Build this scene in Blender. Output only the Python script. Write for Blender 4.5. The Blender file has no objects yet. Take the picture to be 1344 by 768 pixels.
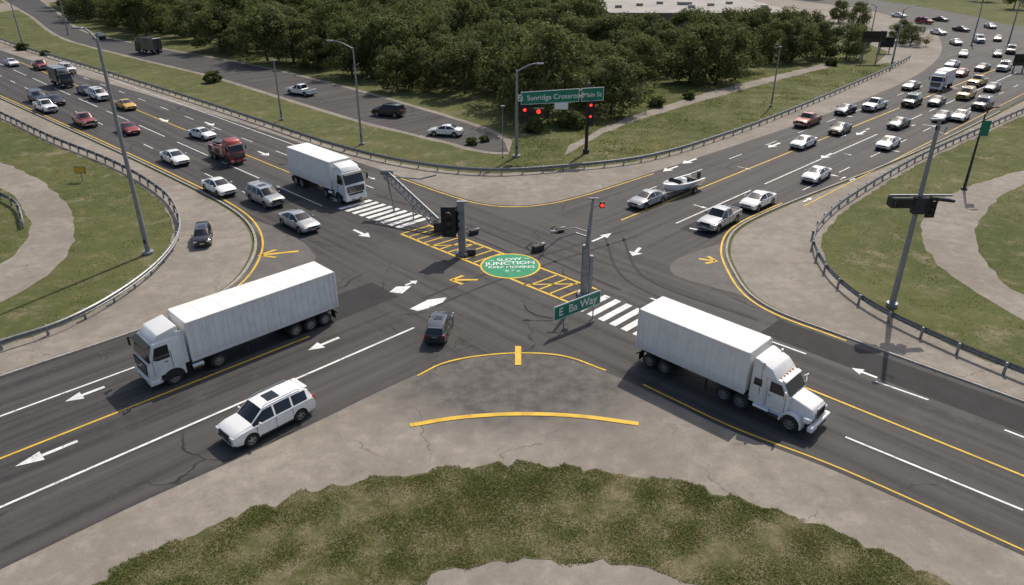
import bpy, bmesh, math, random
import numpy as np
from mathutils import Vector, Matrix, noise

random.seed(11); rng = np.random.default_rng(5)
S2 = math.sqrt(2)
# ---------------------------------------------------------------- survey helpers
TH = math.radians(26.4); F = 960.0; CH = 25.0
sT, cT = math.sin(TH), math.cos(TH)
def P(px, py, h=0.0):
    """site plan position recovered from the photograph (point at height h)"""
    v = (py-384)/F
    z = (CH-h)/(sT+v*cT)
    return ((px-672)/F*z, (cT-v*sT)*z)
def H(base, ty):
    Y = P(*base)[1]; t = (ty-384)/F
    return CH - Y*(sT+t*cT)/(cT-t*sT)
def W(u, v):            # road grid -> world
    return ((u-v)/S2, (u+v)/S2)

scene = bpy.context.scene
scene.view_settings.view_transform = 'Standard'
scene.view_settings.look = 'None'
scene.view_settings.exposure = 0
COL = scene.collection

# ---------------------------------------------------------------- node helpers
class NT:
    def __init__(s, name):
        s.m = bpy.data.materials.new(name); s.m.use_nodes = True
        s.t = s.m.node_tree; s.n = s.t.nodes; s.l = s.t.links
        s.b = s.n['Principled BSDF']
        s.g = s.n.new('ShaderNodeNewGeometry')
    def noise(s, scale, detail=4, vec=None, rough=.55, dist=0):
        n = s.n.new('ShaderNodeTexNoise'); n.inputs['Scale'].default_value = scale
        n.inputs['Detail'].default_value = detail; n.inputs['Roughness'].default_value = rough
        n.inputs['Distortion'].default_value = dist
        s.l.new(vec if vec else s.g.outputs['Position'], n.inputs['Vector']); return n.outputs['Fac']
    def mapv(s, sc, rot=0, vec=None):
        n = s.n.new('ShaderNodeMapping'); n.inputs['Scale'].default_value = sc
        n.inputs['Rotation'].default_value = (0, 0, rot)
        s.l.new(vec if vec else s.g.outputs['Position'], n.inputs['Vector']); return n.outputs['Vector']
    def rot(s, ang):
        n = s.n.new('ShaderNodeVectorRotate'); n.rotation_type = 'Z_AXIS'
        n.inputs['Angle'].default_value = ang
        s.l.new(s.g.outputs['Position'], n.inputs['Vector']); return n.outputs['Vector']
    def ramp(s, fac, a, b, ca=0.0, cb=1.0):
        n = s.n.new('ShaderNodeMapRange'); n.inputs['From Min'].default_value = a; n.inputs['From Max'].default_value = b
        n.inputs['To Min'].default_value = ca; n.inputs['To Max'].default_value = cb
        s.l.new(fac, n.inputs['Value']); return n.outputs['Result']
    def mix(s, fac, a, b, mode='MIX'):
        n = s.n.new('ShaderNodeMix'); n.data_type = 'RGBA'; n.blend_type = mode
        for i, x in ((0, fac), (6, a), (7, b)):
            if hasattr(x, 'is_output'): s.l.new(x, n.inputs[i])
            elif i == 0: n.inputs[0].default_value = x
            else: n.inputs[i].default_value = (*x, 1)
        return n.outputs[2]
    def math(s, op, a, b=0.0):
        n = s.n.new('ShaderNodeMath'); n.operation = op
        for i, x in ((0, a), (1, b)):
            if hasattr(x, 'is_output'): s.l.new(x, n.inputs[i])
            else: n.inputs[i].default_value = x
        return n.outputs[0]
    def sep(s, v):
        n = s.n.new('ShaderNodeSeparateXYZ'); s.l.new(v, n.inputs[0]); return n.outputs
    def attr(s, name):
        n = s.n.new('ShaderNodeAttribute'); n.attribute_name = name; return n.outputs['Fac']
    def vor(s, scale, vec=None, feat='DISTANCE_TO_EDGE'):
        n = s.n.new('ShaderNodeTexVoronoi'); n.feature = feat; n.inputs['Scale'].default_value = scale
        s.l.new(vec if vec else s.g.outputs['Position'], n.inputs['Vector']); return n.outputs['Distance']
    def warp(s, scale, amt):
        wv = s.n.new('ShaderNodeVectorMath'); wv.operation = 'MULTIPLY_ADD'
        nn = s.n.new('ShaderNodeTexNoise'); nn.inputs['Scale'].default_value = scale; nn.inputs['Detail'].default_value = 6
        s.l.new(s.g.outputs['Position'], nn.inputs['Vector'])
        s.l.new(nn.outputs['Color'], wv.inputs[0]); wv.inputs[1].default_value = (amt, amt, 0); s.l.new(s.g.outputs['Position'], wv.inputs[2])
        return wv.outputs[0]
    def bump(s, h, st, d=.02):
        n = s.n.new('ShaderNodeBump'); n.inputs['Strength'].default_value = st; n.inputs['Distance'].default_value = d
        s.l.new(h, n.inputs['Height']); s.l.new(n.outputs[0], s.b.inputs['Normal'])
    def out(s, col, rough=.9, spec=.3):
        if hasattr(col, 'is_output'): s.l.new(col, s.b.inputs['Base Color'])
        else: s.b.inputs['Base Color'].default_value = (*col, 1)
        s.b.inputs['Roughness'].default_value = rough
        s.b.inputs['Specular IOR Level'].default_value = spec
        return s.m
    def translucent(s, c, f):
        tr = s.n.new('ShaderNodeBsdfTranslucent'); s.l.new(c, tr.inputs[0])
        mx = s.n.new('ShaderNodeMixShader'); mx.inputs[0].default_value = f
        s.l.new(s.b.outputs[0], mx.inputs[1]); s.l.new(tr.outputs[0], mx.inputs[2])
        s.l.new(mx.outputs[0], s.n['Material Output'].inputs[0])

def streaks(k):
    r = k.rot(-math.pi/4); o = k.sep(r)
    sa = k.noise(1, 5, k.mapv((.035, 1.3, 1), 0, r)); sb = k.noise(1, 5, k.mapv((1.3, .035, 1), 0, r))
    du = k.math('ABSOLUTE', k.math('SUBTRACT', o[0], 38.5))
    f = k.ramp(du, 8, 16)
    n = k.n.new('ShaderNodeMix'); n.data_type = 'FLOAT'
    k.l.new(f, n.inputs[0]); k.l.new(sb, n.inputs[2]); k.l.new(sa, n.inputs[3])
    return n.outputs[0]

def m_asphalt():
    k = NT('asphalt'); st = streaks(k)
    big = k.noise(.07, 5, rough=.6); fine = k.noise(22, 3, rough=.8); med = k.noise(1.1, 6, rough=.7)
    c = k.mix(k.ramp(big, .35, .65), (.030, .029, .029), (.050, .048, .046))
    c = k.mix(k.ramp(st, .42, .70), c, (.078, .074, .070))
    c = k.mix(k.math('MULTIPLY', k.ramp(st, .46, .30), .8), c, (.017, .017, .017))
    c = k.mix(k.ramp(med, .54, .8, 0, .6), c, (.095, .089, .083))
    c = k.mix(k.ramp(fine, .35, .75, 0, .5), c, (.088, .084, .08))
    c = k.mix(k.ramp(k.noise(.28, 6, rough=.75), .56, .70, 0, .5), c, (.088, .083, .077))
    wv = k.warp(.5, 2.0)
    cr = k.vor(.12, wv); msk = k.ramp(k.noise(.11, 2), .50, .58)
    c = k.mix(k.math('MULTIPLY', k.ramp(cr, .008, .003), k.math('MULTIPLY', msk, .8)), c, (.012, .012, .012))
    cr2 = k.vor(.5, wv)
    c = k.mix(k.math('MULTIPLY', k.ramp(cr2, .02, .006), k.ramp(k.noise(.16, 2), .60, .66, 0, .6)), c, (.016, .016, .016))
    k.bump(fine, .35, .01)
    return k.out(c, .82, .3)
def m_patch(a, b, nm):
    k = NT(nm); fine = k.noise(18, 3, rough=.8); med = k.noise(.8, 6, rough=.7)
    c = k.mix(k.ramp(med, .35, .65), a, b); c = k.mix(k.ramp(fine, .4, .75, 0, .4), c, tuple(x*1.7 for x in b))
    return k.out(c, .88, .3)
def m_concrete():
    k = NT('weathered_concrete')
    big = k.noise(.12, 6, rough=.65); med = k.noise(.9, 7, rough=.72); fine = k.noise(14, 4, rough=.8)
    c = k.mix(k.ramp(big, .35, .65), (.215, .187, .156), (.315, .280, .236))
    c = k.mix(k.ramp(med, .40, .72, 0, .7), c, (.165, .147, .124))
    c = k.mix(k.ramp(med, .46, .25, 0, .5), c, (.36, .325, .28))
    c = k.mix(k.ramp(fine, .5, .75, 0, .6), c, (.115, .104, .09))
    c = k.mix(k.ramp(k.noise(4, 5, rough=.8), .56, .75, 0, .5), c, (.11, .10, .085))
    c = k.mix(k.ramp(k.noise(.45, 8, rough=.8), .60, .70, 0, .35), c, (.10, .105, .05))
    d = k.n.new('ShaderNodeVectorMath'); d.operation = 'DISTANCE'
    cx, cy = P(680, 500)
    mp = k.mapv((.58, 1, 0)); k.l.new(mp, d.inputs[0]); d.inputs[1].default_value = (cx*.58, cy, 0)
    dd = k.math('ADD', d.outputs['Value'], k.ramp(k.noise(.5, 6, rough=.7), .3, .7, -1.2, 1.2))
    c = k.mix(k.ramp(dd, 6.6, 3.0), c, k.mix(k.ramp(med, .4, .65), (.088, .082, .076), (.15, .14, .128)))
    cr = k.vor(.10, k.warp(.35, 5)); c = k.mix(k.math('MULTIPLY', k.ramp(cr, .005, .0015), k.ramp(big, .50, .56, 0, .6)), c, (.08, .07, .06))
    k.bump(fine, .3, .01)
    return k.out(c, .92, .2)
def m_ground(nm='grass_ground', verge=False):
    k = NT(nm)
    big = k.noise(.06, 5, rough=.6); med = k.noise(.55, 6, rough=.7); fine = k.noise(7, 4, rough=.8)
    c = k.mix(k.ramp(big, .35, .65), (.074, .088, .030), (.118, .122, .048))
    c = k.mix(k.ramp(med, .50, .72, 0, .85), c, (.185, .158, .085))
    c = k.mix(k.ramp(med, .45, .25, 0, .6), c, (.052, .074, .022))
    c = k.mix(k.ramp(fine, .45, .85, 0, .7), c, (.042, .050, .018))
    if verge:
        c = k.mix(k.ramp(k.noise(.8, 8, rough=.8), .42, .62), (.085, .088, .034), (.20, .168, .108))
        c = k.mix(k.ramp(fine, .45, .8, 0, .7), c, (.05, .05, .022))
    else:
        c = k.mix(k.ramp(k.noise(.22, 8, rough=.78), .55, .67, 0, .85), c, (.235, .195, .135))
    k.bump(fine, .6, .04)
    return k.out(c, .95, .1)
def m_blade():
    k = NT('grass_blades'); a = k.attr('shade')
    c = k.mix(a, (.105, .145, .032), (.235, .25, .082))
    c = k.mix(k.ramp(a, .82, 1), c, (.42, .35, .18))
    c = k.mix(k.ramp(k.noise(.5, 7, rough=.75), .48, .66, 0, .7), c, (.27, .235, .105))
    k.translucent(c, .48)
    return k.out(c, .8, .1)
def m_leaf():
    k = NT('foliage'); a = k.attr('shade')
    oi = k.n.new('ShaderNodeObjectInfo')
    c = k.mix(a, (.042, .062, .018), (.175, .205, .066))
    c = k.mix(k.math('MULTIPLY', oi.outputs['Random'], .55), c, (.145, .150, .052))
    m = k.out(c, .7, .15); k.translucent(c, .42)
    return m
def m_paint_line(nm, col, wear=.5):
    k = NT(nm); med = k.noise(2.2, 7, rough=.75); fine = k.noise(16, 4, rough=.8)
    x = k.math('ADD', k.math('MULTIPLY', med, .6), k.math('MULTIPLY', fine, .4))
    c = k.mix(k.ramp(x, wear, wear+.07), col, (.07, .068, .065))
    c = k.mix(k.ramp(k.noise(.9, 4), .42, .7, 0, .6), c, tuple(q*.5 for q in col))
    return k.out(c, .7, .3)
def simple(nm, col, rough=.5, metal=0, spec=.5, coat=0, var=.0, emis=None, scale=3):
    k = NT(nm)
    k.b.inputs['Metallic'].default_value = metal
    k.b.inputs['Coat Weight'].default_value = coat; k.b.inputs['Coat Roughness'].default_value = .06
    if emis:
        k.b.inputs['Emission Color'].default_value = (*emis[:3], 1); k.b.inputs['Emission Strength'].default_value = emis[3]
    if var:
        n = k.noise(scale, 5, rough=.7)
        c = k.mix(k.ramp(n, .4, .7, 0, 1), col, tuple(max(0, q*(1-var)) for q in col))
        return k.out(c, rough, spec)
    return k.out(col, rough, spec)
def m_trailer():
    k = NT('trailer_white'); tc = k.n.new('ShaderNodeTexCoord'); ob = tc.outputs['Object']
    o = k.sep(ob)
    n = k.noise(1, 6, k.mapv((5, 5, .5), 0, ob), rough=.7)
    n2 = k.noise(1.3, 5, ob)
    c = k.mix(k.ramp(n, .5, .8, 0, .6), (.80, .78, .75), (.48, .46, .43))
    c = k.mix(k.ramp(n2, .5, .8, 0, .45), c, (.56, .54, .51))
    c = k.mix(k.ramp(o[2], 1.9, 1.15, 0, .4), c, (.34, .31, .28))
    return k.out(c, .45, .4)

M = {}
M['asphalt'] = m_asphalt(); M['concrete'] = m_concrete(); M['ground'] = m_ground(); M['verge'] = m_ground('verge_soil', True); M['blade'] = m_blade(); M['leaf'] = m_leaf()
M['worn'] = m_patch((.085, .08, .075), (.13, .122, .112), 'worn_asphalt')
M['dark'] = m_patch((.021, .021, .021), (.032, .032, .032), 'fresh_asphalt')
M['skid'] = m_patch((.024, .0235, .023), (.040, .038, .037), 'tyre_rubber_marks')
M['white'] = m_paint_line('white_road_paint', (.76, .76, .74), .54)
M['yellow'] = m_paint_line('yellow_road_paint', (.68, .43, .045), .565)
M['greenp'] = m_paint_line('green_road_paint', (.02, .25, .12), .62)
M['kerb'] = simple('kerb_concrete', (.36, .33, .29), .9, var=.4)
M['bark'] = simple('bark', (.10, .08, .06), .9, var=.4)
M['galv'] = simple('galvanised_steel', (.27, .28, .29), .5, .5, var=.4)
M['pole'] = simple('pole_steel', (.28, .29, .30), .5, .3, var=.25)
M['glass'] = simple('tinted_glass', (.012, .015, .018), .06, 0, .6)
M['black'] = simple('black_plastic', (.018, .018, .018), .6)
M['rubber'] = simple('rubber', (.022, .022, .022), .85)
M['rim'] = simple('alloy_rim', (.45, .45, .46), .35, .8)
M['head'] = simple('headlamp', (.65, .68, .7), .1, .2)
M['tail'] = simple('tail_lamp', (.35, .01, .01), .25)
M['amber'] = simple('amber_lamp', (.7, .25, .02), .3)
M['chrome'] = simple('chrome', (.6, .6, .6), .2, 1)
M['chassis'] = simple('chassis', (.04, .038, .036), .7, var=.4)
M['trailer'] = m_trailer()
M['cabwhite'] = simple('cab_white', (.78, .77, .75), .28, coat=.5, var=.10)
M['sign'] = simple('sign_green', (.008, .21, .12), .45, var=.15)
M['signw'] = simple('sign_white', (.78, .78, .76), .5)
M['red_on'] = simple('red_signal', (.6, .02, .01), .4, emis=(1, .03, .01, 2.5))
M['redoff'] = simple('red_lens', (.09, .008, .006), .3)
M['ambeoff'] = simple('amber_lens', (.10, .05, .005), .3)
M['grnoff'] = simple('green_lens', (.005, .06, .03), .3)
M['roof'] = simple('warehouse_roof', (.33, .31, .28), .9, var=.3, scale=.15)
M['wall'] = simple('warehouse_wall', (.24, .17, .125), .9, var=.3, scale=.3)
PAINT = {}
for nm, c in dict(white=(.78, .78, .76), silver=(.36, .37, .38), black=(.012, .013, .015), red=(.28, .020, .010), grey=(.10, .105, .11),
                  blue=(.03, .05, .09), yellow=(.60, .36, .02), green=(.03, .06, .045), tan=(.25, .22, .18), slate=(.028, .037, .052)).items():
    PAINT[nm] = simple('car_paint_'+nm, c, .32, .25 if nm not in('white', 'yellow') else 0, .5, 1.0, var=.06)

# ---------------------------------------------------------------- mesh builder
class MB:
    def __init__(s): s.v = []; s.f = []; s.m = []
    def add(s, vs, fs, mi):
        o = len(s.v); s.v += [tuple(v) for v in vs]; s.f += [tuple(i+o for i in f) for f in fs]; s.m += [mi]*len(fs)
    def addbm(s, bm, mi):
        bm.verts.ensure_lookup_table(); bm.verts.index_update()
        s.add([v.co[:] for v in bm.verts], [[v.index for v in f.verts] for f in bm.faces], mi); bm.free()
    def box(s, c, d, mi, bev=0, rot=None, seg=1):
        bm = bmesh.new(); bmesh.ops.create_cube(bm, size=1)
        for v in bm.verts: v.co = Vector((v.co.x*d[0], v.co.y*d[1], v.co.z*d[2]))
        if bev: bmesh.ops.bevel(bm, geom=bm.edges[:], offset=bev, segments=seg, affect='EDGES', profile=.5)
        for v in bm.verts:
            if rot: v.co = rot @ v.co
            v.co += Vector(c)
        s.addbm(bm, mi)
    def cyl(s, a, b, r0, r1=None, n=12, mi=0, caps=True):
        r1 = r0 if r1 is None else r1
        a = Vector(a); b = Vector(b); d = (b-a).normalized()
        t = Vector((0, 0, 1)) if abs(d.z) < .9 else Vector((1, 0, 0))
        x = d.cross(t).normalized(); y = d.cross(x)
        vs = []
        for q, r in ((a, r0), (b, r1)):
            for i in range(n):
                an = 2*math.pi*i/n; vs.append(q+x*math.cos(an)*r+y*math.sin(an)*r)
        fs = [(i, (i+1) % n, n+(i+1) % n, n+i) for i in range(n)]
        if caps: fs += [tuple(range(n))[::-1], tuple(range(n, 2*n))]
        s.add(vs, fs, mi)
    def tube(s, pts, r, n=8, mi=0, r1=None):
        r1 = r if r1 is None else r1; m = len(pts)-1
        for i in range(m):
            s.cyl(pts[i], pts[i+1], r+(r1-r)*i/m, r+(r1-r)*(i+1)/m, n, mi)
    def prism(s, prof, y0, y1, mi, bev=0, top=None, seg=1):
        """prof: xz outline; top=(zref,factor): narrow the upper part"""
        bm = bmesh.new()
        a = [bm.verts.new((x, y0, z)) for x, z in prof]; b = [bm.verts.new((x, y1, z)) for x, z in prof]
        n = len(prof)
        bm.faces.new(a); bm.faces.new(b[::-1])
        for i in range(n): bm.faces.new((a[i], b[i], b[(i+1) % n], a[(i+1) % n]))
        bmesh.ops.recalc_face_normals(bm, faces=bm.faces[:])
        if top:
            for v in bm.verts:
                if v.co.z > top[0]: v.co.y *= top[1]
        if bev: bmesh.ops.bevel(bm, geom=bm.edges[:], offset=bev, segments=seg, affect='EDGES', profile=.5)
        s.addbm(bm, mi)
    def wheel(s, x, y, r, w, mt=3, mr=4, mb=2, side=1, spokes=5):
        prof = [(r*.62, -.5), (r*.93, -.5), (r, -.36), (r, .36), (r*.93, .5), (r*.62, .5)]
        n = 28; vs = []; fs = []
        for i in range(n):
            a = 2*math.pi*i/n
            for (q, t) in prof: vs.append((x+math.cos(a)*q, y+t*w, r+math.sin(a)*q))
        k = len(prof)
        for i in range(n):
            for j in range(k-1):
                fs.append((i*k+j, i*k+j+1, ((i+1) % n)*k+j+1, ((i+1) % n)*k+j))
        s.add(vs, fs, mt)
        s.cyl((x, y-side*w*.4, r), (x, y+side*w*.30, r), r*.64, n=24, mi=mb)
        for i in range(spokes):
            a = 2*math.pi*i/spokes+.3
            R = Matrix.Rotation(-a, 4, 'Y')
            s.box((x+math.cos(a)*r*.33, y+side*w*.34, r+math.sin(a)*r*.33), (r*.6, w*.12, r*.17), mr, rot=R)
        s.cyl((x, y+side*w*.28, r), (x, y+side*w*.42, r), r*.16, n=12, mi=mr)
        vs = []; fs = []
        for i in range(n):
            a = 2*math.pi*i/n
            for q, t in ((r*.66, .44), (r*.57, .40), (r*.57, .30)):
                vs.append((x+math.cos(a)*q, y+side*t*w, r+math.sin(a)*q))
        for i in range(n):
            for j in range(2):
                fs.append((i*3+j, i*3+j+1, ((i+1) % n)*3+j+1, ((i+1) % n)*3+j))
        s.add(vs, fs, mr)
    def mesh(s, name, mats, smooth=32):
        me = bpy.data.meshes.new(name); me.from_pydata(s.v, [], s.f)
        for m in mats: me.materials.append(m)
        me.polygons.foreach_set('material_index', s.m)
        if smooth:
            me.polygons.foreach_set('use_smooth', [True]*len(s.f))
            me.set_sharp_from_angle(angle=math.radians(smooth))
        me.update(); return me
    def obj(s, name, mats, loc=(0, 0, 0), rz=0, smooth=32):
        return mkobj(name, s.mesh(name, mats, smooth), loc, rz)
def mkobj(name, me, loc=(0, 0, 0), rz=0, col=None):
    o = bpy.data.objects.new(name, me); o.location = loc; o.rotation_euler = (0, 0, rz)
    (col or COL).objects.link(o); return o

# ---------------------------------------------------------------- plan geometry
def smooth_path(pts, step=1.0, closed=False):
    pts = [Vector((p[0], p[1])) for p in pts]; out = []
    n = len(pts)
    for i in range(n-1):
        p0 = pts[max(i-1, 0)]; p1 = pts[i]; p2 = pts[i+1]; p3 = pts[min(i+2, n-1)]
        d = (p2-p1).length; k = max(2, min(60, int(d/step)))
        t1 = (p2-p0); t2 = (p3-p1)
        t1 = t1.normalized()*d if t1.length else t1; t2 = t2.normalized()*d if t2.length else t2
        for j in range(k):
            t = j/k; a = 2*t**3-3*t*t+1; b = t**3-2*t*t+t; c = -2*t**3+3*t*t; e = t**3-t*t
            out.append(p1*a+t1*b+p2*c+t2*e)
    out.append(pts[-1]); return out
def px(pts, h=0): return [P(x, y, h) for x, y in pts]
def sp(pts, h=0, step=1.0): return smooth_path(px(pts, h), step)
def jitter(path, amp, sc=.5):
    out = []
    for p in path:
        q = Vector((p[0]*sc, p[1]*sc, 3.1)); n = noise.noise_vector(q)+.5*noise.noise_vector(q*3)
        out.append(Vector((p[0]+n.x*amp, p[1]+n.y*amp)))
    return out
def poly(name, pts, z, mat, thick=0):
    bm = bmesh.new(); vs = [bm.verts.new((p[0], p[1], z)) for p in pts]
    f = bm.faces.new(vs)
    f.normal_update()
    if f.normal.z < 0: f.normal_flip()
    bmesh.ops.triangulate(bm, faces=[f])
    me = bpy.data.meshes.new(name); bm.to_mesh(me); bm.free(); me.materials.append(mat)
    return mkobj(name, me)
def offset(path, d):
    out = []
    for i, p in enumerate(path):
        a = path[max(i-1, 0)]; b = path[min(i+1, len(path)-1)]
        t = (Vector(b)-Vector(a)).normalized(); out.append(Vector((p[0]-t.y*d, p[1]+t.x*d)))
    return out
def ribbon(mb, path, w, z, mi):
    L = offset(path, w/2); R = offset(path, -w/2); n = len(path)
    mb.add([(p.x, p.y, z) for p in L]+[(p.x, p.y, z) for p in R], [(i, n+i, n+i+1, i+1) for i in range(n-1)], mi)

e_bottomL = sp([(-330, 905), (-150, 818), (0, 748), (180, 662), (300, 608), (420, 552), (500, 513), (560, 487), (620, 470), (680, 464), (740, 470), (800, 490), (880, 528), (960, 566), (1100, 620), (1344, 730), (1500, 800), (1700, 890)], step=.7)
e_right = sp([(1800, 697), (1344, 530), (1200, 478), (1100, 441), (1020, 411), (983, 388), (962, 360), (951, 330), (962, 303), (1000, 281), (1060, 256), (1150, 221), (1250, 177), (1344, 130), (1450, 80), (1560, 25)], step=.7)
e_far = sp([(1560, -30), (1400, 20), (1344, 34), (1280, 22), (1200, 8), (1120, -4), (1000, -22)], step=3)
e_top0 = sp([(930, -20), (1040, 0), (1120, 10), (1180, 24), (1222, 40), (1236, 58), (1228, 80), (1190, 106), (1130, 132), (1060, 159), (950, 196), (830, 235), (740, 262), (685, 270), (635, 267), (585, 253), (520, 230), (430, 200), (300, 157), (100, 97), (0, 66), (-150, 10), (-330, -52)], step=.8)
e_left = sp([(-420, -45), (-200, 38), (0, 128), (150, 196), (240, 239), (292, 266), (325, 290), (338, 318), (328, 350), (300, 380), (250, 407), (180, 436), (0, 497), (-300, 602)], step=.7)
outline = e_bottomL + e_right + e_far + e_top0 + e_left
poly('asphalt_road', outline, .03, M['asphalt'])

bsh_in = offset(e_bottomL, .6)
conc_b = [p for p in bsh_in] + [Vector(P(1900, 1000)), Vector((60, -10)), Vector((0, -40)), Vector((-60, -10)), Vector(P(-500, 1000))]
poly('concrete_shoulder', conc_b, .018, M['concrete'])
g_left = [(-150, 85), (0, 148), (68, 180), (150, 213), (212, 250), (234, 282), (232, 312), (205, 347), (150, 388), (80, 424), (0, 450), (-200, 520)]
g_right = [(1560, 60), (1420, 112), (1344, 143), (1290, 167), (1200, 208), (1112, 260), (1078, 290), (1068, 315), (1085, 350), (1120, 383), (1170, 413), (1260, 454), (1344, 488), (1600, 590)]
g_top = [(-200, -20), (20, 58), (120, 88), (240, 125), (345, 159), (440, 190), (540, 213), (640, 223), (740, 218), (850, 205), (960, 173), (1040, 143), (1100, 118), (1160, 92), (1195, 74)]
GL, GR, GT = [smooth_path(px(g, .6), .8) for g in (g_left, g_right, g_top)]
def between(a, b): return list(a)+list(b)[::-1]
poly('concrete_shoulder', between(offset(e_left, -.5), jitter(offset(GL, -.7), .3, .8)), .014, M['concrete'])
poly('concrete_shoulder', between(offset(e_right, -.5)[::-1], jitter(offset(GR, .7), .3, .8)), .014, M['concrete'])
poly('concrete_shoulder', between([p for p in e_top0 if True][12:], jitter(offset(GT, .6), .3, .8)[::-1]), .014, M['concrete'])

pathL_o = sp([(-120, 170), (0, 213), (50, 235), (88, 268), (98, 300), (88, 335), (50, 370), (0, 397), (-150, 455)])
pathL_i = sp([(-120, 215), (0, 247), (22, 262), (38, 290), (36, 315), (18, 335), (0, 346), (-150, 390)])
poly('footpath', jitter(between(pathL_o, pathL_i), .3, .8), .012, M['concrete'])
pathR_o = sp([(1500, 190), (1344, 224), (1262, 249), (1220, 275), (1210, 308), (1240, 355), (1344, 421), (1500, 500)])
pathR_i = sp([(1500, 205), (1344, 243), (1303, 268), (1280, 305), (1298, 350), (1344, 388), (1500, 445)])
poly('footpath', jitter(between(pathR_o, pathR_i), .3, .8), .012, M['concrete'])
path_o = sp([(740, 205), (800, 172), (880, 145), (960, 122), (1030, 103), (1090, 88)])
path_i = sp([(745, 192), (800, 164), (880, 136), (960, 113), (1030, 96), (1090, 82)])
poly('footpath', jitter(between(path_o, path_i), .5), .012, M['concrete'])

fr_a = sp([(20, -25), (75, 18), (110, 42), (200, 62), (330, 86), (440, 112), (560, 146), (640, 172), (662, 186)], step=2)
fr_b = sp([(-40, -25), (40, 20), (85, 50), (180, 76), (280, 100), (370, 127), (480, 160), (580, 184), (640, 199), (668, 200)], step=2)
poly('frontage_road', between(fr_a, fr_b), .024, M['asphalt'])
poly('concrete_shoulder', jitter(between(offset(fr_a, 1.0), offset(fr_b, -1.0)), .3), .010, M['concrete'])
poly('access_road', between(sp([(-60, 22), (30, 12), (110, -6), (180, -25)], step=3), sp([(-60, 10), (20, 2), (80, -12), (140, -30)], step=3)), .016, M['concrete'])
poly('access_road', between(sp([(1050, 8), (1140, 26), (1190, 45), (1208, 62), (1180, 82)], step=3), sp([(1000, 22), (1100, 40), (1150, 54), (1165, 66), (1150, 84)], step=3)), .008, M['concrete'])
poly('car_park', px([(752, 30), (1075, 34), (1110, 20), (1010, 2), (760, 4)]), .012, M['concrete'])

ring_o = sp([(-60, 860), (60, 800), (120, 768), (200, 728), (330, 668), (480, 630), (620, 612), (750, 612), (880, 631), (1000, 663), (1130, 712), (1250, 768), (1400, 850)], step=.35)
ring_i = sp([(380, 860), (490, 795), (530, 770), (600, 748), (720, 736), (850, 748), (920, 770), (970, 800), (1060, 860)], step=.35)
ring = jitter(ring_o, .5, 1.1) + jitter(ring_i, .35, 1.1)[::-1]
poly('grass_verge', ring, .034, M['verge'])

bm = bmesh.new(); bmesh.ops.create_grid(bm, x_segments=8, y_segments=8, size=2500)
me = bpy.data.meshes.new('ground'); bm.to_mesh(me); bm.free(); me.materials.append(M['ground']); mkobj('ground', me, (0, 400, 0))

poly('worn_asphalt', jitter(smooth_path([*px([(302, 378), (330, 350), (345, 318), (332, 292), (360, 298), (405, 325), (412, 342), (380, 362), (302, 378)])], .5), .15), .034, M['worn'])
poly('worn_asphalt', jitter(smooth_path([*px([(956, 318), (915, 330), (882, 345), (885, 360), (925, 375), (968, 385), (985, 392), (966, 362), (954, 335), (956, 318)])], .5), .15), .034, M['worn'])
poly('asphalt_patch', [W(*q) for q in ((56, 30.6), (69, 30.6), (69, 34), (56, 34))], .034, M['dark'])
poly('asphalt_patch', [W(*q) for q in ((32.5, 66), (35.6, 66), (35.6, 84), (32.5, 84))], .034, M['dark'])
poly('asphalt_patch', [W(*q) for q in ((14, 41.2), (29, 41.2), (29, 44.7), (14, 44.7))], .034, M['dark'])
poly('asphalt_patch', [W(*q) for q in ((43.2, 3), (46, 3), (46, 19), (43.2, 19))], .034, M['dark'])
mb = MB()
def skid(a, b, c, w=.24, gap=1.6):
    pth = smooth_path([a, b, c], .5)
    for s_ in (gap/2, -gap/2): ribbon(mb, offset(pth, s_), w, .0365, 0)
skid(W(30, 38.8), W(37, 38.6), W(52, 36.5)); skid(W(44, 20), W(44.2, 30), W(50, 37))
skid(W(41, 62), W(42, 50), W(41, 30), .26)
mb.obj('tyre_marks', [M['skid']], smooth=0)

def kerb(path, side, w=.22, h=.13):
    mb = MB(); a = offset(path, side*.02); b = offset(path, side*(.02+w)); n = len(path)
    vs = []
    for p, q in zip(a, b): vs += [(p.x, p.y, .0), (p.x+(q.x-p.x)*.15, p.y+(q.y-p.y)*.15, h), (q.x, q.y, h), (q.x, q.y, 0)]
    fs = []
    for i in range(n-1):
        for j in range(3): fs.append((i*4+j, i*4+j+1, (i+1)*4+j+1, (i+1)*4+j))
    mb.add(vs, fs, 0); mb.obj('kerb', [M['kerb']], smooth=20)
kerb([p for p in e_right if p.x < 75 and p.y < 130], -1)
kerb([p for p in e_left if p.x > -85], -1)

# ---------------------------------------------------------------- markings
ZM = .040
mk = MB()   # 0 white 1 yellow 2 green
def uvline(a, b, w, mi, dash=None):
    a = Vector(W(*a)); b = Vector(W(*b)); L = (b-a).length; d = (b-a)/L
    if not dash: segs = [(0, L)]
    else:
        segs = []; t = 0
        while t < L: segs.append((t, min(L, t+dash[0]))); t += dash[0]+dash[1]
    for s0, s1 in segs: ribbon(mk, [a+d*s0, a+d*(s0+s1)/2, a+d*s1], w, ZM, mi)
uvline((-25, 36.6), (26.8, 36.5), .17, 0)
uvline((-25, 40.9), (21, 40.6), .15, 1)
uvline((-25, 45.1), (11, 45.0), .15, 0)
uvline((42.3, 27.5), (42.8, 15.5), .15, 0); uvline((42.7, 11), (42.9, 8), .15, 0); uvline((42.8, 4), (42.8, -25), .15, 0, (3.5, 5))
uvline((38.9, 21), (39.5, -25), .15, 1)
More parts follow.
